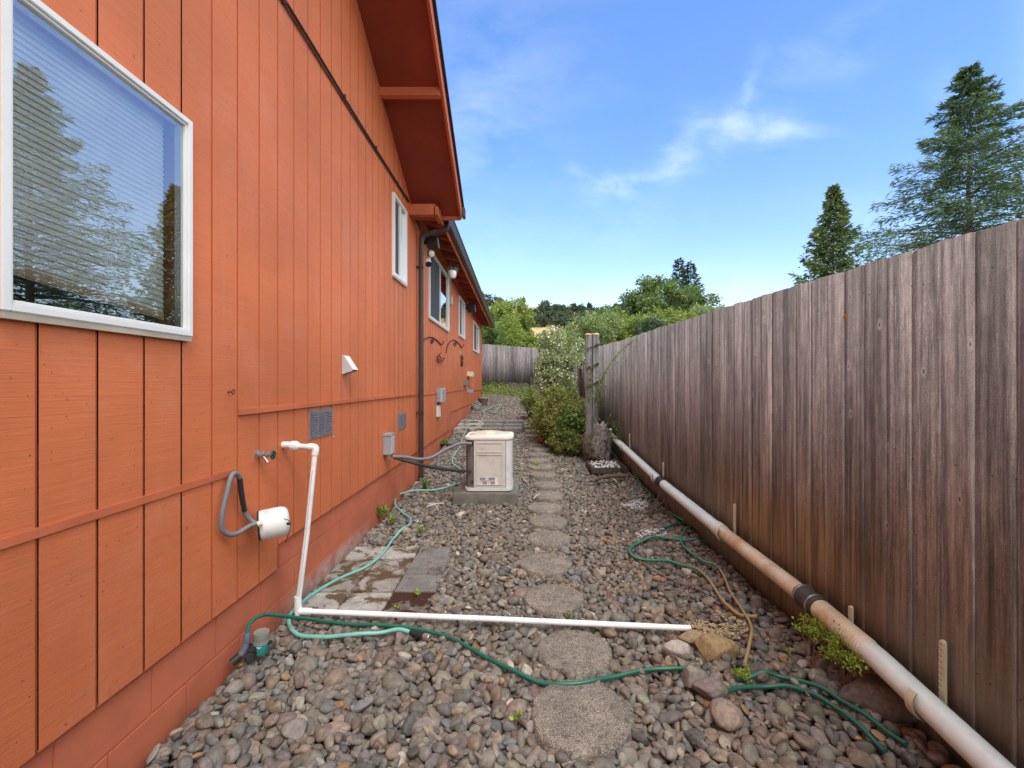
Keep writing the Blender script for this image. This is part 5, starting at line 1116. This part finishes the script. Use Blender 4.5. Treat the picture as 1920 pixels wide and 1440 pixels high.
# log stump
t = thing('log_stump', 'short cut log stump on the gravel below the far corner of the house', 'stump', (-1.23, 15.2, g(15.2)))
bm = BM(); lathe(bm, [(.15, -.05), (.14, .05), (.165, .13), (.17, .20)], (-1.23, 15.2, g(15.2)), (0, 0, 1), 18); obj('trunk', bm, M_bark, t, smooth=.8)
bm = BM(); lathe(bm, [(.168, .2005), (.165, .215), (.001, .217)], (-1.23, 15.2, g(15.2)), (0, 0, 1), 18); obj('cut_face', bm, M_log, t)
t = thing('plank_edging', 'pale weathered planks stacked on edge before the far fence', 'edging', (.15, 18.5, 1.1))
for k, (z0, dz_) in enumerate(((1.12, .0), (1.33, .0))):
    bm = BM(); vs = bx(bm, -.45, .85, 18.4+.03*k, 18.46+.03*k, 0, .2)
    for v_ in vs: v_.co.z += z0-.12*(v_.co.x+.45)-.0; v_.co.y += .25*(v_.co.x+.45)
    obj('plank', bm, MFG, t, bevel=.006)
# a few angular grey rocks at the house corner
for k, (px, py) in enumerate(((891,757),(895,760),(889,763),(893,765))): rock('boulder', 'dark angular rock heaped at the far house corner, %s' % ['topmost', 'rightmost', 'leftmost', 'lowest'][k], px, py, .16, .13, .12, (.14, .13, .125), .3, 40+k, 3)
rock('boulder', 'flat dark stone against the wall in front of the far slabs', 843, 829, .17, .12, .06, (.13, .12, .11), .3, 51, 3)

# ------------------------------------------------------------------ plants
ML = {'bright': mat_leaf('bright_leaf', (.13, .21, .035), (.29, .34, .075)), 'olive': mat_leaf('olive_needle', (.07, .115, .035), (.17, .23, .08), .25), 'mid': mat_leaf('mid_leaf', (.075, .135, .035), (.18, .25, .075)), 'dark': mat_leaf('dark_leaf', (.03, .065, .03), (.08, .12, .055)),
      'oak': mat_leaf('hazed_oak_leaf', (.045, .075, .04), (.10, .13, .075)), 'grey': mat_leaf('greygreen_leaf', (.15, .22, .075), (.32, .38, .16)), 'flower': mat_leaf('cream_petal', (.60, .60, .42), (.78, .76, .62), .25),  # oak greens greyed, with distance haze put into the colour
      'red': mat_leaf('reddish_leaf', (.11, .19, .045), (.34, .30, .09)), 'cedar': mat_leaf('cedar_needle', (.05, .10, .05), (.13, .20, .085), .2), 'lime': mat_leaf('lime_leaf', (.22, .34, .04), (.40, .48, .08)), 'orange': mat_leaf('orange_leaf_cluster', (.35, .12, .03), (.5, .2, .05)), 'dry': mat_leaf('straw_leaf', (.30, .27, .10), (.42, .36, .16))}
def leaves(name, pts, size, mat, parent=None, aspect=.5, droop=0, seed=0, outward=None, sv=.4, dirs=None):
    r = np.random.default_rng(seed); pts = np.asarray(pts); n = len(pts)
    d = r.normal(0, 1, (n, 3)); 
    if dirs is not None: d = d*.35+dirs
    if outward is not None: o_ = pts-outward; o_ /= (np.linalg.norm(o_, axis=1)[:, None]+1e-6); d = d*.8+o_
    d[:, 2] -= droop; d /= np.linalg.norm(d, axis=1)[:, None]; e = r.normal(0, 1, (n, 3)); s = np.cross(d, e); s /= (np.linalg.norm(s, axis=1)[:, None]+1e-9)
    nn = np.cross(d, s); L = (size*(1+r.uniform(-sv, sv, n)))[:, None]; w_ = L*aspect*.5
    v_ = np.stack([pts, pts+d*L*.45+s*w_-nn*w_*.25, pts+d*L, pts+d*L*.45-s*w_-nn*w_*.25], 1).reshape(-1, 3)
    f_ = np.arange(n*4).reshape(-1, 4); c = np.repeat(np.stack([r.random(n), r.random(n), r.random(n)], 1), 4, 0)
    return link_mesh(name, np_mesh(name, v_, f_, c, smooth=False), mat, parent)
def blobpts(cs, rad, n, r):
    i = r.integers(0, len(cs), n); q_ = r.normal(0, 1, (n, 3)); q_ /= np.linalg.norm(q_, axis=1)[:, None]; q_ *= (r.random(n)**.45)[:, None]
    return cs[i]+q_*rad[i][:, None]*np.array([1, 1, .8])
def clusters(c, rx, ry, rz, k, r, shell=.5):
    q_ = r.normal(0, 1, (k, 3)); q_ /= np.linalg.norm(q_, axis=1)[:, None]; q_ *= (r.random(k)**shell)[:, None]; return np.array(c)+q_*np.array([rx, ry, rz])
def tree(name, label, cat, base, c, rx, ry, rz, k, n, crad, size, mat, seed, group=None, trunk_r=.12, aspect=.55, limbs=14, bottom=None, taper=0):
    r = np.random.default_rng(seed); t = thing(name, label, cat, base, group); cs = clusters(c, rx, ry, rz, k, r)
    if taper: f_ = np.clip(1-taper*(cs[:, 2]-(c[2]-rz))/(2*rz), .1, 1); cs[:, 0] = c[0]+(cs[:, 0]-c[0])*f_; cs[:, 1] = c[1]+(cs[:, 1]-c[1])*f_
    rad = crad*r.uniform(.6, 1.35, k); bm = BM(); b = Vector(base); cc = Vector(c)
    tp = spline([b, b.lerp(cc, .5)+V(r.uniform(-.1, .1)*rx, 0, 0), cc], 5); tube(bm, tp, list(np.linspace(trunk_r, trunk_r*.45, len(tp))), 8)
    for i in range(min(limbs, k)):
        st_ = tp[int(r.integers(len(tp)//2, len(tp)))]; e = Vector(cs[i]); m_ = st_.lerp(e, .5)+V(0, 0, -.06*(e-st_).length); P_ = spline([st_, m_, e], 4); tube(bm, P_, list(np.linspace(trunk_r*.38, trunk_r*.08, len(P_))), 6)
    obj('trunk', bm, M_bark, t, smooth=.9)
    leaves('crown', blobpts(cs, rad, n, r), size, mat, t, aspect, .15, seed+1)
    return t
def bush(name, label, cat, c, rx, ry, rz, k, n, crad, size, mat, seed, group=None, extra=None, stems=10):
    r = np.random.default_rng(seed); gb = g(c[1]) if abs(c[0]) < 2 else g(c[1]); base = (c[0], c[1], gb-.05); t = thing(name, label, cat, base, group); cs = clusters(c, rx, ry, rz, k, r, .4); rad = crad*r.uniform(.6, 1.3, k)
    bm = BM()
    for i in range(stems):
        e = Vector(cs[i % k]); b = Vector(base)+V(r.uniform(-.25, .25)*rx, r.uniform(-.25, .25)*ry, 0); P_ = spline([b, b.lerp(e, .5)+V(0, 0, .1*rz), e], 4); tube(bm, P_, list(np.linspace(.022*max(1, rz), .006, len(P_))), 6)
    obj('stems', bm, M_bark, t, smooth=.9); leaves('foliage', blobpts(cs, rad, n, r), size, mat, t, .55, .1, seed+1)
    ns_ = int(n*.12) if n >= 4000 else 0; dd_ = r.normal(0, 1, (ns_, 3)); dd_ /= np.linalg.norm(dd_, axis=1)[:, None]; dd_[:, 2] = np.abs(dd_[:, 2])*.8
    sh_ = r.integers(0, max(6, k//2), ns_); D_ = r.normal(0, 1, (max(6, k//2), 3)); D_ /= np.linalg.norm(D_, axis=1)[:, None]; D_[:, 2] = np.abs(D_[:, 2])
    ln_ = r.uniform(.85, 1.30, max(6, k//2))[sh_]*r.uniform(.75, 1.0, ns_); pt_ = np.array(c)+D_[sh_]*ln_[:, None]*np.array([rx, ry, rz])*1.12+r.normal(0, crad*.10, (ns_, 3)); pt_[:, 0] = np.where((pt_[:, 0] > 1.66) & (c[0] < 1.7) & (c[1] < 20) & (pt_[:, 2] < 2.2), 1.5, pt_[:, 0])
    if ns_: tag(leaves('shoots', pt_, size*.85, mat, t, .5, .0, seed+7), kind='stuff')
    if extra: 
        em, en, es, ename = extra; q_ = blobpts(cs, rad*1.08, en, r); tag(leaves(ename, q_, es, em, t, .9, -.3, seed+2), kind='stuff')
    return t
# flowering shrub: cream clusters on green
bush('flowering_shrub', 'tall shrub covered in small cream flowers left of the double post', 'shrub', (.80, 9.9, 1.75), .42, .55, .84, 60, 24000, .22, .045, ML['grey'], 21, extra=(ML['flower'], 7500, .036, 'flowers'))
bush('flowering_shrub', 'small pale variegated bush showing over the fence right of the double post', 'shrub', (1.45, 10.6, 2.25), .20, .3, .30, 10, 2200, .14, .045, ML['grey'], 22, extra=(ML['flower'], 500, .035, 'flowers'))
bush('rose_bush', 'bushy green and reddish shrub spilling over the path in front of the cream-flowered shrub', 'shrub', (.80, 8.75, .84), .52, .58, .46, 60, 15000, .24, .05, ML['red'], 23)
bush('green_shrub', 'deep green leafy shrub at the foot of the double post', 'shrub', (1.02, 8.25, .66), .22, .28, .36, 22, 5500, .14, .055, ML['mid'], 24)
bush('nandina', 'low sparse olive shrub leaning over the stepping stones', 'shrub', (.52, 9.6, .62), .30, .55, .20, 22, 2600, .13, .04, ML['red'], 25)
bush('nandina', 'small bright green shrub left of the cream flowers', 'shrub', (.30, 12.2, 1.08), .30, .5, .26, 16, 2600, .15, .05, ML['bright'], 26)
bush('nandina', 'olive and yellow low bush at the base of the deep green shrub', 'shrub', (.84, 8.15, .42), .36, .25, .20, 20, 4200, .10, .04, ML['red'], 27)
bush('orange_shrub', 'tiny tuft of orange leaves at the path edge beneath the shrubs', 'shrub', (.42, 8.9, .38), .09, .1, .07, 5, 300, .05, .035, ML['orange'], 28, stems=4)
# vines on fence
def vine(label, pts, n, mat, seed, size=.04, spread=.05):
    r = np.random.default_rng(seed); P_ = spline(pts, 8); t = thing('climbing_vine', label, 'vine', pts[0]); bm = BM(); tube(bm, P_, .004, 5); obj('stem', bm, M_twig, t)
    A = np.array([P_[int(i)][:] for i in r.integers(0, len(P_), n)])+r.normal(0, spread, (n, 3))*np.array([.5, 1, 1]); A[:, 0] = np.minimum(A[:, 0], 1.68); leaves('leaves', A, size, mat, t, .4, .2, seed)
vine('sparse green rose shoots arching over the fence right of the double post', [V(1.30, 7.9, 1.2), V(1.40, 7.8, 1.55), V(1.50, 7.6, 1.8), V(1.60, 7.2, 2.0), V(1.66, 6.6, 2.12)], 160, ML['bright'], 31)
vine('loose leafy shoots wrapped round the middle of the double post', [V(1.10, 7.8, .7), V(1.16, 7.82, 1.1), V(1.24, 7.8, 1.5), V(1.2, 7.82, 1.9)], 150, ML['bright'], 35, .045, .08)
vine('thin leafy shoot climbing low on the grey post', [V(1.30, 7.85, .9), V(1.36, 7.8, 1.3), V(1.42, 7.75, 1.6)], 90, ML['bright'], 32)
vine('leafy green sprig sticking out above the driftwood stump', [V(1.36, 7.8, .75), V(1.50, 7.6, .86), V(1.58, 7.45, .80), V(1.62, 7.35, .62)], 150, ML['mid'], 33, .05, .035)
vine('yellow-green straggly sprig above the end of the drain pipe', [V(1.52, 7.7, .55), V(1.56, 7.5, .62), V(1.60, 7.4, .55)], 90, ML['bright'], 34, .04, .04)
o = leaves('leaf_litter', LITTER, .022, simple('dry_litter', (.20, .12, .06), .9, var=.5, ns=40, bump=0), None, .45, 0, 78, dirs=np.tile([[1., .3, 0]], (len(LITTER), 1))*0); tag(o, 'scattered dry brown leaf bits lying on the gravel', 'leaf litter', kind='stuff')
# weeds
def weed(label, px, py, h_, sp_, n, mat, seed, name='weed', size=.012, nst=5):
    r = np.random.default_rng(seed); p = G(px, py, 0); p.z = hz(p.x, p.y)-.01; t = thing(name, label, 'weed', p); bm = BM(); tips = []
    for k in range(nst):
        a = r.uniform(0, 6.28); e = p+V(sp_*r.uniform(.2, .9)*math.cos(a), sp_*r.uniform(.2, .9)*math.sin(a), h_*r.uniform(.6, 1)); P_ = spline([p, p.lerp(e, .5)+V(0, 0, h_*.15), e], 4); tube(bm, P_, list(np.linspace(.003, .0015, len(P_))), 5); tips.append(e)
        for q_ in range(3): f_ = P_[int(r.integers(4, 9))]; f2_ = f_+V(r.uniform(-.3, .3)*sp_, r.uniform(-.3, .3)*sp_, r.uniform(.1, .4)*h_); tube(bm, [f_, f2_], .0012, 4); tips.append(f2_)
    obj('stem', bm, mat_stem, t); T = np.array([q_[:] for q_ in tips]); i = r.integers(0, len(T), n); leaves('leaves', T[i]+r.normal(0, sp_*.17, (n, 3))*np.array([1, 1, .6]), size, mat, t, .75, -.5, seed)
mat_stem = simple('reddish_stem', (.22, .09, .05), .7)
weed('lime-green spurge plant left of its neighbour under the drain pipe', 1522, 1268, .19, .11, 900, ML['lime'], 41); weed('fuller lime-green spurge plant touching the drain pipe', 1584, 1304, .23, .13, 1200, ML['lime'], 42, nst=7)
weed('little green weed at the hose crossing right of the ochre boulder', 1392, 1272, .05, .06, 220, ML['lime'], 43, size=.014); weed('small green weed under the drain pipe by the green hose loop', 1348, 1030, .10, .09, 200, ML['lime'], 44, size=.02)
weed('grass tuft at the foundation beyond the pavers', 716, 972, .12, .08, 120, ML['bright'], 45, size=.04); weed('small weed between the hose bend and the wall', 738, 978, .05, .06, 70, ML['bright'], 46, size=.03); weed('tiny plant beside the foundation above the hose bend', 798, 915, .08, .07, 90, ML['mid'], 47, size=.04)
weed('small green tuft on the stones right of the hose bend', 790, 1002, .05, .05, 60, ML['bright'], 48, size=.025); weed('tiny sprout growing between pavers at the mossy corner', 784, 1120, .04, .02, 30, ML['lime'], 49, size=.02, nst=3); weed('second tiny sprout on the mossy paver', 745, 1140, .03, .02, 18, ML['lime'], 50, size=.02, nst=2)
weed('tiny yellow-green sprout on a far stepping stone', 1006, 872, .04, .04, 40, ML['lime'], 51, size=.03, nst=3); weed('lone sprout at the bottom beside the nearest stepping stone', 968, 1357, .03, .02, 25, ML['lime'], 52, size=.02, nst=3); weed('tiny sprout behind the white ground pipe by the pale stepping stone', 1066, 1158, .02, .02, 25, ML['lime'], 53, size=.016, nst=3); weed('tuft of green by the wall near the cable end', 833, 836, .1, .08, 90, ML['bright'], 54, size=.05)
weed('tiny sprout right of the spurge plants', 1475, 1232, .03, .02, 25, ML['lime'], 55, size=.014, nst=3)
# ground cover near far fence
r = np.random.default_rng(61); n = 3500; A = np.stack([r.uniform(-1.7, .4, n), r.uniform(16.8, 19.9, n), r.random(n)**2*.28], 1); keep = (A[:, 1]-18.3 > -1.2*(A[:, 0]+1.7)*.6+.0) | (r.random(n) < .12); A = A[keep]; A[:, 2] += np.interp(A[:, 1], GY, GZ)-.02
o = leaves('ground_cover', A, .07, ML['bright'], None, .5, -.4, 62); tag(o, 'yellow-green ground cover along the far fence', 'ground cover', kind='stuff')
# trees behind the far fence
tree('leafy_tree', 'light green loose tree behind the far fence, tallest left of centre', 'tree', (-.9, 31, 1.5), (-.95, 31, 5.6), 1.5, 1.5, 2.3, 46, 9000, .50, .20, ML['bright'], 71, 'trees behind the fences', .14)
tree('leafy_tree', 'slender leaning light green tree right of the tallest one behind the far fence', 'tree', (.3, 32, 1.5), (.35, 32, 5.4), .75, .8, 2.0, 22, 3400, .38, .18, ML['bright'], 72, 'trees behind the fences', .10)
for k, (c, rr3, mt_, lab, n) in enumerate((((-2.0, 25, 3.6), (1.3, 1.3, 1.25), 'mid', 'rounded green hedge bush behind the far fence nearest the house corner', 7000), ((-.25, 25.5, 3.5), (1.3, 1.3, .95), 'bright', 'yellow-green hedge bush in the middle behind the far fence', 7000), ((1.0, 26.5, 3.3), (1.0, 1.2, .9), 'mid', 'green hedge bush behind the cream-flowered shrub', 5000), ((-1.2, 27.5, 4.2), (1.6, 1.3, 1.3), 'bright', 'taller yellow-green bush behind the hedge at the far fence', 7000), ((1.55, 24, 3.0), (.9, 1.0, .9), 'bright', 'yellow-green bush just behind the top of the cream-flowered shrub', 5000), ((2.3, 25, 3.35), (1.2, 1.2, .95), 'bright', 'yellow-green bush rising behind the cream flowers just left of the double post', 6000), ((3.6, 27, 3.8), (1.2, 1.2, 1.1), 'grey', 'pale green bush behind the double post top', 6000), ((-2.8, 30, 4.6), (1.3, 1.3, 2.2), 'mid', 'green tree half hidden by the gutter end', 6000))):
    bush('hedge_bush', lab, 'bush', c, *rr3, 34, n, .42, .13, ML[mt_], 80+k, 'hedge behind the far fence')
# trees beyond the right fence
for k, (px, py, Y, rx, rz, mt_, lab, n) in enumerate(((1120, 608, 17, .9, .75, 'grey', 'pale green bush over the fence just right of the double post', 6500), (1165, 605, 19, 1.3, .85, 'bright', 'yellow-green bush over the fence, second from the post', 7500), (1215, 612, 20, 1.1, .7, 'grey', 'silvery green bush over the fence, third from the post', 6500), (1262, 592, 21, 1.2, .6, 'bright', 'yellow-green bush over the fence below the twin conifer tops', 6500), (1318, 585, 22, 1.1, .55, 'grey', 'silvery bush over the fence, farthest right of the hedge', 5500), (1225, 612, 15, .45, .4, 'dark', 'small dark round bush peeping over the fence amid the paler hedge', 3000), (1140, 600, 30, 1.7, 1.4, 'mid', 'mid green tree standing behind the hedge near the post', 6500))):
    c = P(px, py, Y); bush('hedge_bush', lab, 'bush', (c.x, c.y, c.z-rz*.55), rx, rx, rz, 32, n, .36*max(1, Y/20), .10*Y/18, ML[mt_], 100+k, 'hedge beyond the right fence')
tree('leafy_tree', 'dark green broadleaf tree above the right fence, left of the twin conifer tops', 'tree', (9.7, 34, 1.6), (9.7, 34, 7.0), 2.3, 2.3, 2.5, 62, 13000, .62, .22, ML['mid'], 121, 'trees behind the fences', .2)
tree('leafy_tree', 'sparse tree of the broadleaf group leaning left above the fence', 'tree', (8.2, 33, 1.6), (7.9, 33, 5.8), 1.0, 1.0, 1.6, 20, 3000, .38, .2, ML['dark'], 122, 'trees behind the fences', .1)
tree('leafy_tree', 'green broadleaf tree below the twin conifer tops', 'tree', (12.7, 35, 1.6), (13.4, 36, 6.6), 2.2, 2.0, 2.4, 46, 10000, .6, .22, ML['mid'], 123, 'trees behind the fences', .18)
def conifer(name, label, base, height, rmax, nb, mat, seed, leafn=46, size=.5, droop=.25, rise=.1, power=.85, ragged=.3, tw=.2, group=None, zmin=.06, cluster=False, asp=.22):
    r = np.random.default_rng(seed); b = Vector(base); t = thing(name, label, 'tree', base, group); bm = BM()
    tp = [b+V(.004*height*math.sin(k*1.3), 0, height*k/14) for k in range(15)]; tube(bm, tp, list(np.linspace(height*.014, .01, 15)), 9)
    pts, dr = [], []
    for i in range(nb):
        f_ = zmin+(1-zmin)*((i+.5)/nb)**.92; z0 = height*f_; L = rmax*((1-f_)**power)*r.uniform(1-ragged, 1+ragged*.6)+.10; a = i*2.39996+r.uniform(-.5, .5)
        d = np.array([math.cos(a), math.sin(a), 0]); st_ = np.array(b)+np.array([0, 0, z0]); ns_ = 7; bp = []
        for k in range(ns_+1): s_ = k/ns_; bp.append(st_+d*L*s_+np.array([0, 0, L*(rise*s_-droop*s_*s_+.10*s_**4)]))
        tube(bm, [Vector(q_) for q_ in bp], list(np.linspace(max(.012, L*.012), .006, ns_+1)), 5)
        sd_ = np.cross(d, [0, 0, 1]); m = int(leafn*(.35+L/rmax)); s_ = r.random(m)**.75*.97+.03
        idx = s_*ns_; i0 = np.minimum(idx.astype(int), ns_-1); fr_ = (idx-i0)[:, None]; bp_ = np.array(bp); q_ = bp_[i0]*(1-fr_)+bp_[i0+1]*fr_
        side = r.normal(0, 1, m); wid = L*tw*(1-.75*s_)*1.2+.05*L*.3
        q_ = q_+sd_[None, :]*(side*wid)[:, None]+np.array([0, 0, 1])[None, :]*(r.normal(0, .035, m)*L-np.abs(side)*wid*.22)[:, None]
        pts.append(q_); dr.append(d[None, :]*(.9)+sd_[None, :]*(np.sign(side)*.7)[:, None]+np.array([[0, 0, -.12]]))
    obj('trunk', bm, M_bark, t, smooth=.9); leaves('crown', np.vstack(pts), size, mat, t, asp, .05, seed, dirs=np.vstack(dr)); return t
conifer('cedar_tree', 'large open cedar with tiered drooping branches behind the right fence', (32.6, 33.0, 1.5), 23.0, 11.0, 190, ML['cedar'], 131, leafn=330, size=.42, droop=.17, rise=.12, power=.92, ragged=.55, tw=.13, zmin=.1, asp=.17)
conifer('conifer_tree', 'narrow dense conifer rising over the middle of the right fence', (31.0, 45, 1.6), 19.3, 4.9, 210, ML['olive'], 132, leafn=100, size=.40, droop=-.10, rise=.30, power=.85, ragged=.5, tw=.22, asp=.4, zmin=.1)
conifer('conifer_tree', 'left of the twin spiky conifer tops above the broadleaf trees', (14.0, 40, 1.6), 10.75, 2.4, 110, ML['dark'], 133, leafn=50, size=.30, droop=-.12, rise=.2, tw=.2, asp=.35); conifer('conifer_tree', 'right of the twin spiky conifer tops above the broadleaf trees', (15.0, 40, 1.6), 10.5, 2.8, 110, ML['dark'], 134, leafn=50, size=.30, droop=-.12, rise=.25, tw=.2, asp=.35)
# hillside: oaks, houses
ho = np.random.default_rng(141); kk = 0
hill_spots = [(1003,590,250,9),(1012,585,260,10),(1022,580,262,13),(1030,583,255,14),(1040,588,250,13),(1050,583,260,13),(1052,600,235,12),(1060,590,255,12),(1068,597,240,12),(1076,582,265,12),(1085,600,240,11),(1100,596,240,12),(1112,590,250,11),(1150,585,260,13),(1038,600,232,12),(1024,600,236,11),(940,570,240,14),(925,565,250,14),(910,560,255,16),(895,565,240,14),(1135,590,240,13),(1175,590,260,14),(1018,606,228,11),(1047,606,226,10),(1062,607,224,11),(1075,603,224,10),(1000,600,230,12),(1092,583,262,9)]
for i, (px, py, Y, hgt) in enumerate(hill_spots):
    c = P(px, py, Y); zb = hill_z(c.x, Y)-1.5; zt = c.z+hgt*.35; hh = max(6, min(zt-zb, 16)); zc = zt-hh*.42
    tree('hillside_oak', '%s dark rounded oak from the left on the dry far hill' % ORD[sorted([(s[0], s[1]) for s in hill_spots]).index((px, py))], 'tree', (c.x, Y, zt-hh-1), (c.x, Y, zc), hh*.42, hh*.42, hh*.40, 16, 900, 1.6, 1.15, ML['oak'], 150+i, 'oaks on the far hillside', .35, limbs=5)
conifer('conifer_tree', 'single pointed dark conifer on the hilltop by the far roofs', (P(1105, 590, 262).x, 262, P(1105, 610, 262).z), 13, 3.6, 60, ML['oak'], 190, leafn=40, size=1.2, tw=.3, asp=.4)
def far_house(label, px, py, Y, w_, h_):
    c = P(px, py, Y); t = thing('hillside_house', label, 'house', (c.x, Y, c.z-h_), 'houses on the far hill'); bm = BM(); bx(bm, c.x-w_/2, c.x+w_/2, Y, Y+8, c.z-h_-6, c.z-1.6); wl = obj('wall', bm, M_greylid, t)
    bm = BM(); prism(bm, [(Y-.8, c.z-1.7), (Y+4, c.z), (Y+8.8, c.z-1.7)], lambda p, q_: (q_, p[0], p[1]), c.x-w_/2-.8, c.x+w_/2+.8); obj('roof', bm, simple('grey_far_roof', (.30, .30, .32), .8), t)
    bm = BM()
    for k in range(3): x = c.x-w_*.3+k*w_*.3; bx(bm, x-.8, x+.8, Y-.06, Y-.01, c.z-3.8, c.z-2.4)
    obj('window', bm, M_screen, wl)
far_house('grey-roofed far house on the hilltop right of the pointed conifer', 1120, 578, 275, 22, 6); far_house('pale far house on the hilltop left of the pointed conifer', 1090, 584, 278, 12, 5)
far_house('pale far house glimpsed behind the gutter end', 925, 608, 200, 8, 5)
